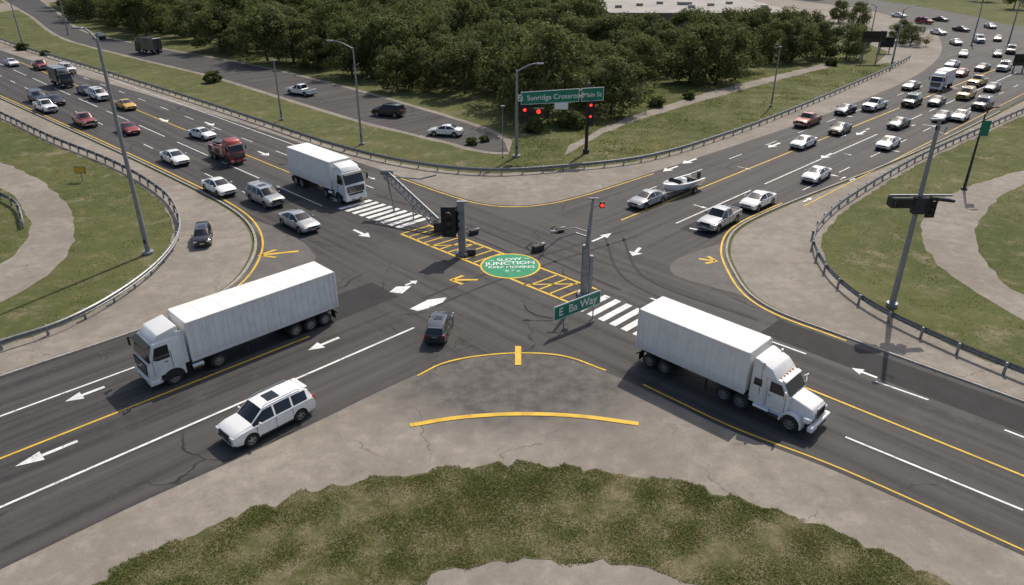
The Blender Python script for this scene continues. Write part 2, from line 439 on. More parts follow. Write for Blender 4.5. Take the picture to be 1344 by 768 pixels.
uvline((35.6, 16.5), (35.8, 13.2), .15, 0); uvline((35.9, 10), (36.3, 1.6), .15, 0); uvline((36.3, -4), (36.4, -25), .15, 0, (3.5, 5))
uvline((54, 39.2), (175, 38.2), .17, 1)
uvline((57, 35), (175, 34.2), .15, 0, (14, 3))
uvline((62, 42.8), (170, 42.3), .12, 0, (3, 6)); uvline((75, 31), (175, 30.5), .12, 0, (3, 6))
uvline((70, 28.6), (175, 27.6), .12, 1)
uvline((32.4, 70), (32.3, 190), .12, 0, (3, 6)); uvline((35.9, 63), (35.9, 190), .13, 0, (9, 4))
uvline((39.4, 64), (39.4, 190), .15, 1); uvline((42.9, 64), (42.9, 190), .12, 0, (3, 6)); uvline((46, 76), (46, 190), .12, 0)
def sub(path, f): return [p for p in path if f(p)]
eL = offset(sub(e_left, lambda p: p.x > -120 and not (p.x < -25.5 and p.y < 50)), .45); ribbon(mk, eL, .17, ZM, 1)
eR = offset(sub(e_right, lambda p: (p.x < 26 and p.y > 43) or (p.y > 60 and p.x < 28)), .3); ribbon(mk, eR, .17, ZM, 1)
eT = offset(sub(e_top0, lambda p: -14 < p.x < 16 and p.y < 95), .4); ribbon(mk, eT, .16, ZM, 1)
ribbon(mk, sp([(548, 494), (580, 478), (620, 469), (680, 464), (740, 468), (795, 487)], step=.5), .15, .048, 1)
ribbon(mk, sp([(538, 559), (600, 549), (680, 544), (760, 547), (838, 557)], step=.5), .34, .048, 1)
ribbon(mk, sp([(680, 455), (680, 467), (680, 480)], step=.5), .40, .052, 1)
eB = offset([p for p in e_bottomL if p.x > 7.5], .35); ribbon(mk, eB, .11, ZM, 1)
for i in range(9):
    v = 52.8+i*1.02; u = 39.6-(v-52)*.12
    uvline((u-1.9, v), (u+1.9, v), .55, 0)
for i in range(6):
    v = 30.0-i*1.02; uvline((36.9, v), (40.3, v), .55, 0)
for u in (36.9, 40.1): uvline((u, 51.3), (u+.5, 31.3), .22, 1)
for i in range(20):
    v = 51.3-i*1.053; o = (51.3-v)*.025
    if 36.4 < v < 41.6: continue
    uvline((36.95+o, v), (40.05+o, v-.25), .16, 1)
uvline((36.9, 47.3), (40.1, 44.6), .14, 1); uvline((37.1, 36), (40.3, 33), .14, 1)
uc, vc = 39.0, 39.2
def disc(r0, r1, z, mi, n=56):
    c = Vector(W(uc, vc)); vs = []
    for i in range(n):
        a = 2*math.pi*i/n
        for r in (r0, r1): vs.append((c.x+math.cos(a)*r, c.y+math.sin(a)*r, z))
    if r0 == 0: mk.add([v for v in vs[1::2]], [tuple(range(n))], mi)
    else: mk.add(vs, [(2*i, 2*i+1, (2*i+3) % (2*n), (2*i+2) % (2*n)) for i in range(n)], mi)
disc(0, 2.35, .046, 2); disc(2.35, 2.52, .046, 1)
def arrow(p, ang, L, w, mi, head=.42, kind='s', z=ZM):
    c = Vector(p); d = Vector((math.cos(ang), math.sin(ang))); n = Vector((-d.y, d.x))
    def q(a, b): t = c+d*a+n*b; return (t.x, t.y, z+.004)
    hl = L*head
    if kind == 's':
        mk.add([q(-L/2, -w*.13), q(-L/2, w*.13), q(L/2-hl, w*.13), q(L/2-hl, -w*.13)], [(0, 3, 2, 1)], mi)
        mk.add([q(L/2-hl, -w/2), q(L/2-hl, w/2), q(L/2, 0)], [(0, 2, 1)], mi)
    elif kind == 'o':
        t = w*.17
        mk.add([q(-L/2, -t/2), q(-L/2, t/2), q(L/2-t, t/2), q(L/2-t, -t/2)], [(0, 3, 2, 1)], mi)
        for sg in (1, -1):
            mk.add([q(L/2, 0), q(L/2-hl, sg*w/2), q(L/2-hl-t, sg*(w/2-t*.4)), q(L/2-t*1.3, 0)], [(0, 1, 2, 3)], mi)
A1, A0, B0, B1 = math.radians(225), math.radians(45), math.radians(-45), math.radians(135)
for x, y, a, L, w in [(112, 518, A1, 2.2, .95), (62, 596, A1, 3.0, .95), (425, 452, A1, 2.4, .95), (835, 331, A1+.3, 2.0, 1.2), (790, 312, A0, 2.8, .9), (1134, 490, B1, 1.6, .8),
                      (1016, 191, A1, 3.2, 1.2), (905, 212, A1, 3, 1.3), (880, 222, A1, 3, 1.2), (346, 202, B0, 2.8, 1.2), (475, 307, B0, 2.6, 1.1), (440, 262, B0, 2.6, 1.1),
                      (275, 163, B0, 3, 1.2), (215, 158, B0, 3, 1.2), (1085, 205, A1, 3, 1.2), (1130, 175, A1, 3, 1.2), (540, 372, A0, 1.2, .8)]:
    arrow(P(x, y), a, L, w, 0)
def quadpx(pts, mi, z=.045): 
    w = px(pts); mk.add([(a, b, z) for a, b in w], [tuple(range(len(w)))], mi)
quadpx([(511, 384), (520, 377), (540, 376), (528, 386)], 0)
quadpx([(538, 406), (562, 394), (586, 391), (582, 397), (560, 406), (548, 409)], 0)
arrow(P(365, 333), math.radians(196), 3.4, 1.9, 1, .4, 'o'); arrow(P(608, 368), math.radians(182), 2.3, 1.7, 1, .42, 'o'); arrow(P(930, 342), math.radians(160+180), 1.6, 1.7, 1, .5, 'o')
ribbon(mk, sp([(905, 300), (925, 303), (950, 296)], step=.5), .25, .045, 0)
for i in range(26):
    u, v = random.choice([(random.uniform(60, 150), random.uniform(28, 45)), (random.uniform(30, 46), random.uniform(62, 160))])
    arrow(W(u, v), random.choice([A0, B0]), random.uniform(1, 2.2), random.uniform(.3, .7), 0)
mk.obj('lane_markings', [M['white'], M['yellow'], M['greenp']], smooth=0)

def text(s, size, loc, rot, mat, parent=None, name='lettering', ext=.004):
    c = bpy.data.curves.new(name, 'FONT'); c.body = s; c.size = size; c.extrude = ext; c.align_x = 'CENTER'; c.align_y = 'CENTER'; c.offset = size*.012
    c.materials.append(mat); o = bpy.data.objects.new(name, c); COL.objects.link(o); o.location = loc; o.rotation_euler = rot
    if parent: o.parent = parent
    return o
rd = bpy.data.objects.new('painted_roundel_lettering', None); COL.objects.link(rd); cc = W(uc, vc); rd.location = (cc[0], cc[1], .05)
for i, (s, sz) in enumerate((('~ SLOW ~', .75), ('JUNCTION', .85), ('KEEP MOVING', .6), ('= * =', .6))):
    text(s, sz, (0.1*i-.1, 1.25-i*.78, 0), (0, 0, .15-.06*i), M['white'], rd, 'painted_text', .001)

# ---------------------------------------------------------------- guardrails
def guardrail(path, side):
    mb = MB()
    prof = [(0, .42), (.08, .48), (.08, .55), (0, .60), (0, .66), (.08, .71), (.08, .78), (0, .84)]
    n = len(path); k = len(prof); vs = []
    offs = [offset(path, side*p[0]) for p in prof]
    for i in range(n):
        for j in range(k): vs.append((offs[j][i].x, offs[j][i].y, prof[j][1]))
    mb.add(vs, [(i*k+j, i*k+j+1, (i+1)*k+j+1, (i+1)*k+j) for i in range(n-1) for j in range(k-1)], 0)
    d = 0; last = path[0]
    back = offset(path, -side*.12)
    for i, p in enumerate(path):
        d += (Vector(p)-Vector(last)).length; last = p
        if d >= 1.95 or i == 0:
            d = 0; mb.box((back[i].x, back[i].y, .41), (.14, .14, .86), 1, .01); mb.box((back[i].x+(p.x-back[i].x)*.5, back[i].y+(p.y-back[i].y)*.5, .63), (.16, .16, .34), 1)
    return mb.obj('guardrail', [M['galv'], M['pole']], smooth=50)
guardrail(GL, 1); guardrail(GR, 1); guardrail(GT, -1)
guardrail(sp([(-60, 235), (0, 255), (22, 268), (30, 292)], .6, .8), 1)

# ---------------------------------------------------------------- vehicles
CARM = lambda: [PAINT['white'], M['glass'], M['black'], M['rubber'], M['rim'], M['head'], M['tail'], M['chrome']]
def loft(stations, tags):
    mb = MB(); n = len(stations)
    for (x, zb, zs, zt, wb, wt) in stations:
        g = zt-zs
        half = [(0, zb), (wb*.90, zb), (wb*.98, zb+.10), (wb*1.0, zb+(zs-zb)*.55), (wb*.965, zs), (wb*.93, zs+g*.06), (wt+(wb*.93-wt)*.04, zs+g*.86), (wt*.91, zs+g*.965), (0, zt)]
        loop = half+[(-y, z) for y, z in half[1:-1]][::-1]
        mb.v += [(x, y, z) for y, z in loop]
    k = 16
    for i in range(n-1):
        for j in range(k):
            row = j if j < 8 else 15-j
            mi = 0; t = tags.get(i, '')
            if row == 5 and 's' in t: mi = 1
            if row == 7 and ('w' in t): mi = 1
            if row == 0: mi = 2
            if row == 1: mi = 2
            a = i*k+j; b = i*k+(j+1) % k
            mb.f.append((a, b, b+k, a+k)); mb.m.append(mi)
    mb.f.append(tuple(range(k))[::-1]); mb.m.append(0); mb.f.append(tuple(range((n-1)*k, n*k))); mb.m.append(0)
    return mb
def boolcut(me, cuts, mats):
    """cut wheel arches; cuts: (x, r, y, w)"""
    bm = bmesh.new(); bm.from_mesh(me); bmesh.ops.recalc_face_normals(bm, faces=bm.faces[:]); bm.to_mesh(me); bm.free()
    o = bpy.data.objects.new('tmp', me); COL.objects.link(o); kill = [o]
    for (x, r, y, z) in cuts:
        for sg in (1, -1):
            c = MB(); c.cyl((x, sg*(y-.30), z), (x, sg*(y+.25), z), r, n=28, mi=2); cm = c.mesh('c', mats, 0)
            b2 = bmesh.new(); b2.from_mesh(cm); bmesh.ops.recalc_face_normals(b2, faces=b2.faces[:]); b2.to_mesh(cm); b2.free()
            co = bpy.data.objects.new('tmpc', cm); COL.objects.link(co); kill.append(co)
            m = o.modifiers.new('b', 'BOOLEAN'); m.object = co; m.operation = 'DIFFERENCE'; m.solver = 'EXACT'
    dg = bpy.context.evaluated_depsgraph_get(); dg.update()
    res = bpy.data.meshes.new_from_object(o.evaluated_get(dg))
    for k in kill: bpy.data.objects.remove(k)
    return res
def merge(me, mb, name, mats, smooth=30):
    o = MB(); o.v = [v.co[:] for v in me.vertices]; o.f = [tuple(p.vertices) for p in me.polygons]; o.m = [p.material_index for p in me.polygons]
    off = len(o.v); o.v += mb.v; o.f += [tuple(i+off for i in f) for f in mb.f]; o.m += mb.m
    return o.mesh(name, mats, smooth)
def car(name, st, tags, wx, r, hw, L, kind):
    mats = CARM(); body = loft(st, tags).mesh(name+'b', mats, 0)
    body = boolcut(body, [(wx[0], r+.07, hw, r+.01), (wx[1], r+.07, hw, r+.01)], mats)
    d = MB()
    for x in wx:
        for sg in (1, -1): d.wheel(x, sg*(hw-.13), r, .24, side=sg)
    f = L/2; zh = {'sedan': .66, 'suv': .86, 'pickup': .92}[kind]; zt = {'sedan': .80, 'suv': 1.0, 'pickup': .9}[kind]
    for sg in (1, -1):
        d.box((f-.10, sg*(hw-.28), zh), (.26, .34, .14), 5, .03)
        d.box((-f+.08, sg*(hw-.22), zt), (.22, .26, .18 if kind != 'suv' else .34), 6, .03)
        xm = {'sedan': .82, 'suv': .95, 'pickup': .75}[kind]
        d.box((xm, sg*(hw+.08), zh+.38 if kind == 'sedan' else zh+.34), (.12, .20, .14), 0 if kind != 'pickup' else 2, .03)
        for xd in {'sedan': (-.85, .15), 'suv': (-.62, .38), 'pickup': (-.5, .45)}[kind]:
            d.box((xd, sg*(hw-.005), zh+.17 if kind != 'sedan' else .84), (.17, .035, .035), 7, .01)
        z0, z1 = (.35, .93) if kind == 'sedan' else (.42, 1.06)
        for xd in {'sedan': (-1.0, -.2, .95), 'suv': (-1.02, 0.0, 1.12), 'pickup': (-.93, -.15, .85)}[kind]:
            d.box((xd, sg*(hw-.012), (z0+z1)/2), (.014, .03, z1-z0-.08), 2)
        d.box((0, sg*(hw-.02), z0-.04), (wx[1]-wx[0]-2*r-.2, .06, .10), 2, .02)
    d.box((f-.02, 0, zh-.02), (.10, hw*1.05, .15 if kind == 'sedan' else .26), 2, .03)
    d.box((f-.02, 0, zh-.28), (.10, hw*1.35, .16), 2, .03)
    d.box((f+.03, 0, zh-.22), (.02, .5, .11), 7); d.box((-f-.01, 0, zt-.05), (.03, .5, .12), 7)
    d.box((-f+.05, 0, .42), (.14, hw*1.5, .16), 2, .03)
    if kind == 'suv':
        for sg in (1, -1):
            d.tube([(-1.75, sg*.66, 1.80), (-1.6, sg*.66, 1.875), (.3, sg*.66, 1.885), (.5, sg*.66, 1.80)], .022, 6, 7)
        d.box((-.35, 0, 1.815), (.7, .75, .03), 1, .01)
        d.box((-2.12, 0, 1.74), (.30, 1.25, .05), 0, .02)
    if kind == 'pickup':
        d.box((-1.85, 0, 1.045), (1.65, 1.45, .03), 2)
        for sg in (1, -1): d.box((-1.85, sg*.84, 1.07), (1.78, .12, .10), 0, .02)
        d.box((-2.70, 0, 1.07), (.1, 1.7, .10), 0, .02)
        d.box((f+.0, 0, .55), (.16, 1.6, .16), 7, .03)
    return merge(body, d, name, mats)
sedan = car('sedan', [(-2.34, .40, .74, .80, .74, .60), (-2.27, .25, .86, .95, .83, .68), (-1.95, .20, .95, 1.04, .89, .72), (-1.45, .19, .97, 1.09, .91, .70), (-.80, .18, .97, 1.40, .92, .58), (-.26, .18, .96, 1.45, .92, .59), (-.17, .18, .96, 1.45, .92, .59),
    (.38, .18, .95, 1.41, .92, .58), (1.10, .19, .92, 1.04, .91, .68), (1.75, .2, .84, .93, .89, .70), (2.18, .22, .72, .80, .84, .66), (2.34, .34, .62, .68, .74, .56)],
    {3: 'ws', 4: 's', 6: 's', 7: 'ws'}, (-1.42, 1.42), .33, .92, 4.68, 'sedan')
suv = car('suv', [(-2.47, .42, .98, 1.04, .88, .76), (-2.40, .30, 1.08, 1.16, .95, .78), (-2.18, .26, 1.12, 1.66, .97, .72), (-2.0, .25, 1.12, 1.76, .98, .72), (-1.12, .25, 1.11, 1.81, .99, .73), (-1.02, .25, 1.11, 1.81, .99, .73), (-.06, .25, 1.10, 1.81, .99, .73), (.04, .25, 1.10, 1.81, .99, .73),
    (.58, .25, 1.08, 1.76, .99, .72), (1.28, .25, 1.06, 1.20, .98, .78), (1.9, .26, 1.02, 1.13, .97, .80), (2.3, .30, .93, 1.04, .93, .78), (2.47, .40, .82, .90, .86, .72)],
    {1: 'w', 3: 's', 5: 's', 7: 's', 8: 'ws'}, (-1.45, 1.50), .38, .99, 4.95, 'suv')
pickup = car('pickup', [(-2.77, .45, .98, 1.03, .92, .84), (-2.70, .38, 1.0, 1.04, .96, .86), (-1.0, .32, 1.0, 1.05, .98, .86), (-.92, .30, 1.05, 1.12, .98, .78), (-.76, .30, 1.08, 1.74, .98, .70), (-.05, .30, 1.08, 1.80, .98, .71), (.05, .30, 1.08, 1.80, .98, .71),
    (.42, .30, 1.07, 1.75, .98, .70), (1.02, .30, 1.06, 1.20, .98, .78), (1.8, .30, 1.03, 1.15, .97, .82), (2.5, .34, .95, 1.08, .95, .82), (2.75, .42, .86, .95, .90, .76)],
    {3: 'ws', 4: 's', 6: 's', 7: 'ws'}, (-1.75, 1.75), .39, .98, 5.5, 'pickup')

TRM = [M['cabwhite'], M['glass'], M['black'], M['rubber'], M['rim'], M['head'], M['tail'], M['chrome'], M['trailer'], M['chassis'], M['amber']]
def dual(mb, x, r=.5, hw=1.25, steer=False):
    for sg in (1, -1):
        if steer: mb.wheel(x, sg*(hw-.17), r, .32, side=sg, spokes=8)
        else:
            mb.wheel(x, sg*(hw-.15), r, .27, side=sg, spokes=8); mb.cyl((x, sg*(hw-.60), r), (x, sg*(hw-.34), r), r, n=24, mi=3)
    mb.cyl((x, -hw+.3, r), (x, hw-.3, r), .09, n=8, mi=9)
def trailer_box(mb, x0, x1, z0=1.18, z1=4.05, hw=1.27):
    L = x1-x0; cx = (x0+x1)/2
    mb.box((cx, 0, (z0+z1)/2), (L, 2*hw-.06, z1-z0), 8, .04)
    n = int(L/.42)
    for i in range(1, n):
        x = x0+L*i/n
        for sg in (1, -1): mb.box((x, sg*(hw-.022), (z0+z1)/2), (.055, .03, z1-z0-.3), 8)
    for i in range(1, int(L/1.2)): mb.box((x0+L*i/int(L/1.2), 0, z1+.004), (.05, 2*hw-.3, .015), 8)
    for sg in (1, -1):
        mb.box((cx, sg*(hw-.01), z0+.05), (L+.03, .07, .16), 8, .015); mb.box((cx, sg*(hw-.01), z1-.07), (L+.03, .07, .14), 8, .015)
        for x in (x0+.04, x1-.04): mb.box((x, sg*(hw-.01), (z0+z1)/2), (.14, .08, z1-z0), 8, .02)
        mb.box((cx, sg*.45, z0-.14), (L-.5, .12, .26), 9)
        for i in range(5): mb.box((x0+.8+(L-1.6)*i/4, sg*(hw+.022), z0+.05), (.09, .02, .05), 10)
    for i in range(int(L/.7)): mb.box((x0+.4+i*.7, 0, z0-.06), (.07, 2*hw-.2, .1), 9)
    mb.box((x0-.02, 0, (z0+z1)/2), (.05, .03, z1-z0-.2), 2)
    for y in (-.85, -.35, .35, .85): mb.cyl((x0-.05, y, z0+.1), (x0-.05, y, z1-.1), .02, n=6, mi=7)
    mb.box((x0+.03, 0, .62), (.10, 2.3, .12), 9, .02)
    for sg in (1, -1):
        mb.box((x0+.06, sg*.55, .85), (.06, .08, .5), 9); mb.box((x0-.02, sg*1.0, z0-.02), (.08, .35, .12), 6, .02)
        mb.box((x0+.28, sg*.95, .55), (.03, .55, .6), 2)
def cabover(mb, xf, hw=1.22):
    xb = xf-2.15
    mb.prism([(xf-.02, .45), (xf+.02, 1.0), (xf, 1.75), (xf-.12, 2.15), (xf-.42, 3.10), (xf-.60, 3.30), (xb, 3.35), (xb, 1.0), (xf-.62, .95), (xf-.70, .45)], -hw, hw, 0, .07, (2.2, .955), 2)
    mb.prism([(xf-.55, 3.30), (xf-.95, 3.72), (xb+.1, 3.95), (xb, 3.95), (xb, 3.30)], -hw*.86, hw*.86, 0, .06, None, 2)
    def panel(pts, mi): mb.add(pts, [(0, 1, 2, 3)], mi)
    a = Vector((xf-.115, 0, 2.12)); b = Vector((xf-.415, 0, 3.04)); nn = Vector((.85, 0, .3)).normalized()*.04
    panel([(a.x+nn.x+.006, -hw*.93, a.z+nn.z), (a.x+nn.x+.006, hw*.93, a.z+nn.z), (b.x+nn.x, hw*.90, b.z+nn.z), (b.x+nn.x, -hw*.90, b.z+nn.z)], 1)
    mb.box((xf-.26, 0, 3.13), (.42, 2.2, .05), 2, .02, Matrix.Rotation(.25, 4, 'Y'))
    mb.box((xf+.01, 0, 1.58), (.08, 2.0, .66), 2, .03)
    for i in range(5): mb.box((xf+.055, 0, 1.34+i*.12), (.03, 1.8, .03), 7)
    mb.box((xf-.0, 0, 1.10), (.09, 1.7, .20), 2, .03)
    mb.box((xf-.22, 0, .64), (.62, 2*hw+.04, .40), 0, .08, None, 2)
    mb.box((xf+.06, 0, .58), (.06, 1.3, .2), 2, .02); mb.box((xf+.10, 0, .60), (.02, .5, .11), 7)
    for sg in (1, -1):
        mb.box((xf+.03, sg*.98, .80), (.12, .40, .22), 5, .04)
        y = sg*(hw*.955+.030); y2 = sg*(hw*1.0+.005)
        fx = [(xf-.36, 2.22), (xf-.58, 3.00), (xb+.80, 3.00), (xb+.80, 2.08), (xf-.6, 2.08)]
        mb.add([(x, y+(sg*.03 if z < 2.3 else 0), z) for x, z in fx], [(0, 1, 2, 3, 4) if sg > 0 else (4, 3, 2, 1, 0)], 1)
        mb.box((xb+.72, y2-sg*.01, 1.75), (.02, .02, 1.5), 2); mb.box((xf-.30, y2-sg*.01, 1.65), (.02, .02, 1.1), 2)
        mb.box((xb+1.05, y2, 1.85), (.2, .03, .05), 2)
        mb.box((xf-.05, sg*(hw+.28), 2.62), (.12, .20, .62), 2, .04); mb.tube([(xf-.2, sg*hw*.95, 2.95), (xf-.06, sg*(hw+.26), 2.95)], .025, 6, 2)
        mb.box((xf-.9, sg*(hw-.03), .72), (.7, .10, .08), 2, .02)
        n = 12; vs = []
        for i in range(n+1):
            an = math.pi*i/n
            for rr in (.56, .68): vs.append((xf-1.35+math.cos(an)*rr, sg*(hw+.012), .52+math.sin(an)*rr))
        mb.add(vs, [(2*i, 2*i+1, 2*i+3, 2*i+2) for i in range(n)], 2)
        n = 16; mb.add([(xf-1.35+math.cos(math.pi*i/n)*.57, sg*(hw+.008), .52+math.sin(math.pi*i/n)*.57) for i in range(n+1)], [tuple(range(n+1))], 2)
        mb.box((xb-.02, sg*1.12, 2.4), (.5, .04, 2.4), 0, .015)
        mb.box((xf-1.95, sg*(hw-.06), .78), (.35, .1, .55), 0, .03)
    dual(mb, xf-1.35, .50, hw+.03, True)
def semi_cabover(name, L, axles, drive, ztop=4.05):
    mb = MB(); xf = L/2; cabover(mb, xf)
    trailer_box(mb, -L/2, xf-2.55, 1.18, ztop)
    for sg in (1, -1):
        mb.box((xf-3.9, sg*.42, .92), (5.0, .12, .26), 9)
        mb.cyl((xf-2.5, sg*1.0, .72), (xf-3.2, sg*1.0, .72), .30, n=16, mi=7)
        mb.box((xf-6.2, sg*.95, .62), (.12, .12, 1.1), 9)
    mb.box((xf-2.4, 0, 1.0), (.6, 1.6, .5), 9)
    for a in drive: dual(mb, a)
    for a in axles: dual(mb, a)
    for a in list(axles)+list(drive):
        for sg in (1, -1): mb.box((a, sg*1.02, 1.07), (1.02, .5, .03), 2)
    return mb.mesh(name, TRM, 30)
truckA = semi_cabover('truckA', 13.0, (-3.1, -4.25, -5.4), (2.35,))
truckC = semi_cabover('truckC', 10.8, (-3.2, -4.4), (1.5,))
boxT = semi_cabover('boxT', 8.0, (-2.4,), ())
def rescue():
    mb = MB(); xf = 4.0; cabover(mb, xf)
    mb.box((xf-2.15-.1, 0, 1.0), (.6, 1.6, .5), 9)
    mb.box((-1.2, 0, .98), (5.6, 2.4, .22), 9, .02); mb.box((-1.2, 0, 1.15), (5.6, 2.44, .12), 0, .02)
    mb.box((.8, 0, 1.95), (1.6, 2.36, 1.6), 0, .06, None, 2); mb.box((-2.0, 0, 1.65), (3.6, 2.36, .9), 0, .06, None, 2)
    for sg in (1, -1):
        for i in range(3): mb.box((-3.1+i*1.15, sg*1.185, 1.62), (1.0, .04, .68), 7 if i == 1 else 2, .02)
        mb.box((.8, sg*1.185, 1.9), (1.2, .04, 1.1), 7, .02)
        mb.tube([(-3.7, sg*.9, 2.2), (-3.7, sg*.9, 2.5), (-.2, sg*.9, 2.5), (-.2, sg*.9, 2.2)], .04, 6, 7)
        mb.tube([(-3.6, sg*.3, 2.62), (2.2, sg*.3, 2.95)], .05, 6, 7)
    for i in range(12): mb.cyl((-3.4+i*.48, -.3, 2.64+i*.027), (-3.4+i*.48, .3, 2.64+i*.027), .03, n=6, mi=7)
    mb.box((-2.6, 0, 2.3), (1.2, 1.3, .5), 2, .06); mb.box((xf-1.2, 0, 3.45), (.3, 1.6, .16), 6, .04)
    mb.box((-4.0, 0, .62), (.10, 2.3, .16), 9, .02)
    dual(mb, -1.9); dual(mb, -3.0)
    return mb.mesh('rescue', TRM, 30)
def conventional():
    mb = MB(); L = 12.2; xf = L/2; hw = 1.08
    mb.prism([(xf-.05, .95), (xf+.0, 1.35), (xf-.18, 1.72), (xf-1.45, 2.02), (xf-1.55, 2.02), (xf-1.55, .95)], -.86, .86, 0, .10, (1.5, .88), 3)
    for sg in (1, -1):
        n = 14; vs = []; xw = xf-1.15
        y0, y1 = sg*.72, sg*1.22
        for i in range(n+1):
            an = math.pi*(-.06)+math.pi*1.08*i/n
            for rr, y in ((.60, y1), (.70, y1), (.72, y0), (.60, y0)): vs.append((xw+math.cos(an)*rr, y, .53+math.sin(an)*rr))
        fs = []
        for i in range(n):
            for j in range(4): fs.append((i*4+j, i*4+(j+1) % 4, (i+1)*4+(j+1) % 4, (i+1)*4+j))
        mb.add(vs, fs, 0)
        mb.box((xf-.28, sg*.93, 1.12), (.42, .46, .36), 0, .10, None, 2)
        mb.box((xf-.06, sg*.95, 1.15), (.10, .34, .24), 5, .04)
        mb.box((xf-2.05, sg*1.10, .62), (1.0, .22, .36), 7, .05)
        mb.cyl((xf-2.5, sg*.98, .68), (xf-3.5, sg*.98, .68), .31, n=18, mi=7)
        mb.cyl((xf-3.28, sg*1.05, .9), (xf-3.28, sg*1.05, 3.75), .07, n=10, mi=7)
    mb.box((xf+.02, 0, 1.40), (.09, 1.05, .72), 7, .04)
    for i in range(6): mb.box((xf+.075, 0, 1.14+i*.105), (.02, .92, .045), 2)
    mb.box((xf+.05, 0, .66), (.36, 2.36, .36), 0, .09, None, 2)
    mb.box((xf+.235, 0, .60), (.02, 1.1, .16), 2)
    for sg in (1, -1): mb.box((xf+.22, sg*.9, .66), (.04, .26, .12), 5, .02)
    mb.prism([(xf-1.50, .75), (xf-1.48, 2.02), (xf-1.95, 2.78), (xf-2.15, 2.90), (xf-3.0, 3.0), (xf-3.0, .75)], -hw, hw, 0, .08, (2.1, .94), 2)
    mb.prism([(xf-2.25, 2.86), (xf-2.75, 3.45), (xf-3.75, 3.80), (xf-3.95, 3.80), (xf-3.95, .85), (xf-2.98, .85), (xf-2.98, 2.86)], -hw*1.05, hw*1.05, 0, .08, (3.0, .92), 2)
    nx, nz = .86*.03, .5*.03
    a = (xf-1.50, 2.08); b = (xf-1.93, 2.74)
    for sg in (1, -1):
        ys = sorted((sg*.03, sg*.94))
        mb.add([(a[0]+nx, ys[0], a[1]+nz), (a[0]+nx, ys[1], a[1]+nz), (b[0]+nx, ys[1]*.98, b[1]+nz), (b[0]+nx, ys[0]*.98, b[1]+nz)], [(0, 1, 2, 3)], 1)
        y = sg*(hw*.97+.028)
        mb.add([(xf-1.72, y, 2.10), (xf-2.03, y-sg*.03, 2.68), (xf-2.72, y-sg*.03, 2.70), (xf-2.72, y, 2.02), (xf-1.78, y, 2.02)], [(0, 1, 2, 3, 4) if sg > 0 else (4, 3, 2, 1, 0)], 1)
        mb.box((xf-3.45, sg*(hw*1.05+.01), 2.35), (.5, .02, .45), 1)
        mb.box((xf-2.84, sg*(hw+.005), 1.6), (.015, .02, 1.3), 2); mb.box((xf-1.66, sg*(hw+.005), 1.5), (.015, .02, 1.1), 2)
        mb.box((xf-2.65, sg*(hw+.015), 1.75), (.18, .03, .05), 7)
        mb.box((xf-1.62, sg*(hw+.30), 2.32), (.12, .20, .52), 7, .04)
        mb.tube([(xf-1.7, sg*hw, 2.55), (xf-1.62, sg*(hw+.28), 2.56)], .02, 6, 7); mb.tube([(xf-1.7, sg*hw, 2.08), (xf-1.62, sg*(hw+.28), 2.08)], .02, 6, 7)
        mb.box((xf-6.0, sg*.42, .92), (7.5, .12, .26), 9)
    mb.box((xf-1.98, 0, 2.92), (.28, 1.9, .06), 0, .02, Matrix.Rotation(.3, 4, 'Y'))
    for y in (-.7, -.35, 0, .35, .7): mb.box((xf-2.28, y, 2.96), (.12, .1, .07), 10, .02)
    mb.box((xf-1.0, 0, .8), (1.6, 1.1, .4), 9)
    dual(mb, xf-1.15, .52, 1.24, True)
    for a in (xf-4.35, xf-5.5): dual(mb, a, .52)
    trailer_box(mb, -L/2, xf-4.15, 1.22, 4.10)
    for a in (-L/2+1.1, -L/2+2.3): dual(mb, a, .50)
    for a in (xf-4.35, xf-5.5, -L/2+1.1, -L/2+2.3):
        for sg in (1, -1): mb.box((a, sg*1.02, 1.09), (1.05, .5, .03), 2)
    for sg in (1, -1): mb.box((xf-6.9, sg*.95, .65), (.12, .12, 1.1), 9)
    return mb.mesh('truckB', TRM, 30)
truckB = conventional()

def put(me, name, paint, x, y, hd, h=.7, sc=1):
    p = P(x, y, h*sc); o = mkobj(name, me, (p[0], p[1], .036), math.radians(hd))
    if sc != 1: o.scale = (sc, sc, sc)
    if paint: 
        o.material_slots[0].link = 'OBJECT'; o.material_slots[0].material = PAINT[paint]
    return o
def seat(o, p): o.location.x, o.location.y = p
A_, B_ = 225, -45
o = put(truckA, 'semi_trailer_truck', None, 310, 430, A_, 2); o.scale = (1, 1, .94)
fw = Vector(P(203, 513)); rr = Vector(P(442, 420)); c = (fw+rr)/2; seat(o, (c.x+ -.7, c.y+.7))
o = put(truckB, 'semi_trailer_truck', None, 950, 490, B_, 2); o.scale = (.94, .98, .94)
fw = Vector(P(1050, 570)); rr = Vector(P(836, 482)); c = (fw+rr)/2; seat(o, (c.x+.9, c.y+.9))
o = put(truckC, 'semi_trailer_truck', None, 428, 228, B_, 2.0)
put(suv, 'suv', 'white', 350, 543, A_+3, .85, 1.03)
put(suv, 'suv', 'slate', 577, 428, 84, .8, .74)
put(suv, 'suv', 'black', 266, 309, -72, .8, .74)
put(sedan, 'sedan_car', 'silver', 392, 289, B_, .7, 1.05); put(suv, 'suv', 'silver', 348, 257, B_, .8)
put(sedan, 'sedan_car', 'white', 287, 244, B_, .7, 1.05); put(sedan, 'sedan_car', 'white', 229, 206, B_, .7, 1.05)
put(sedan, 'sedan_car', 'white', 265, 175, B_+10, .7, .95); put(rescue(), 'fire_truck', 'red', 297, 200, B_, 1.3, .76)
put(sedan, 'sedan_car', 'red', 168, 168, B_); put(pickup, 'pickup_truck', 'red', 111, 158, B_); put(sedan, 'sedan_car', 'white', 995, 262, A_, .7, 1.02)
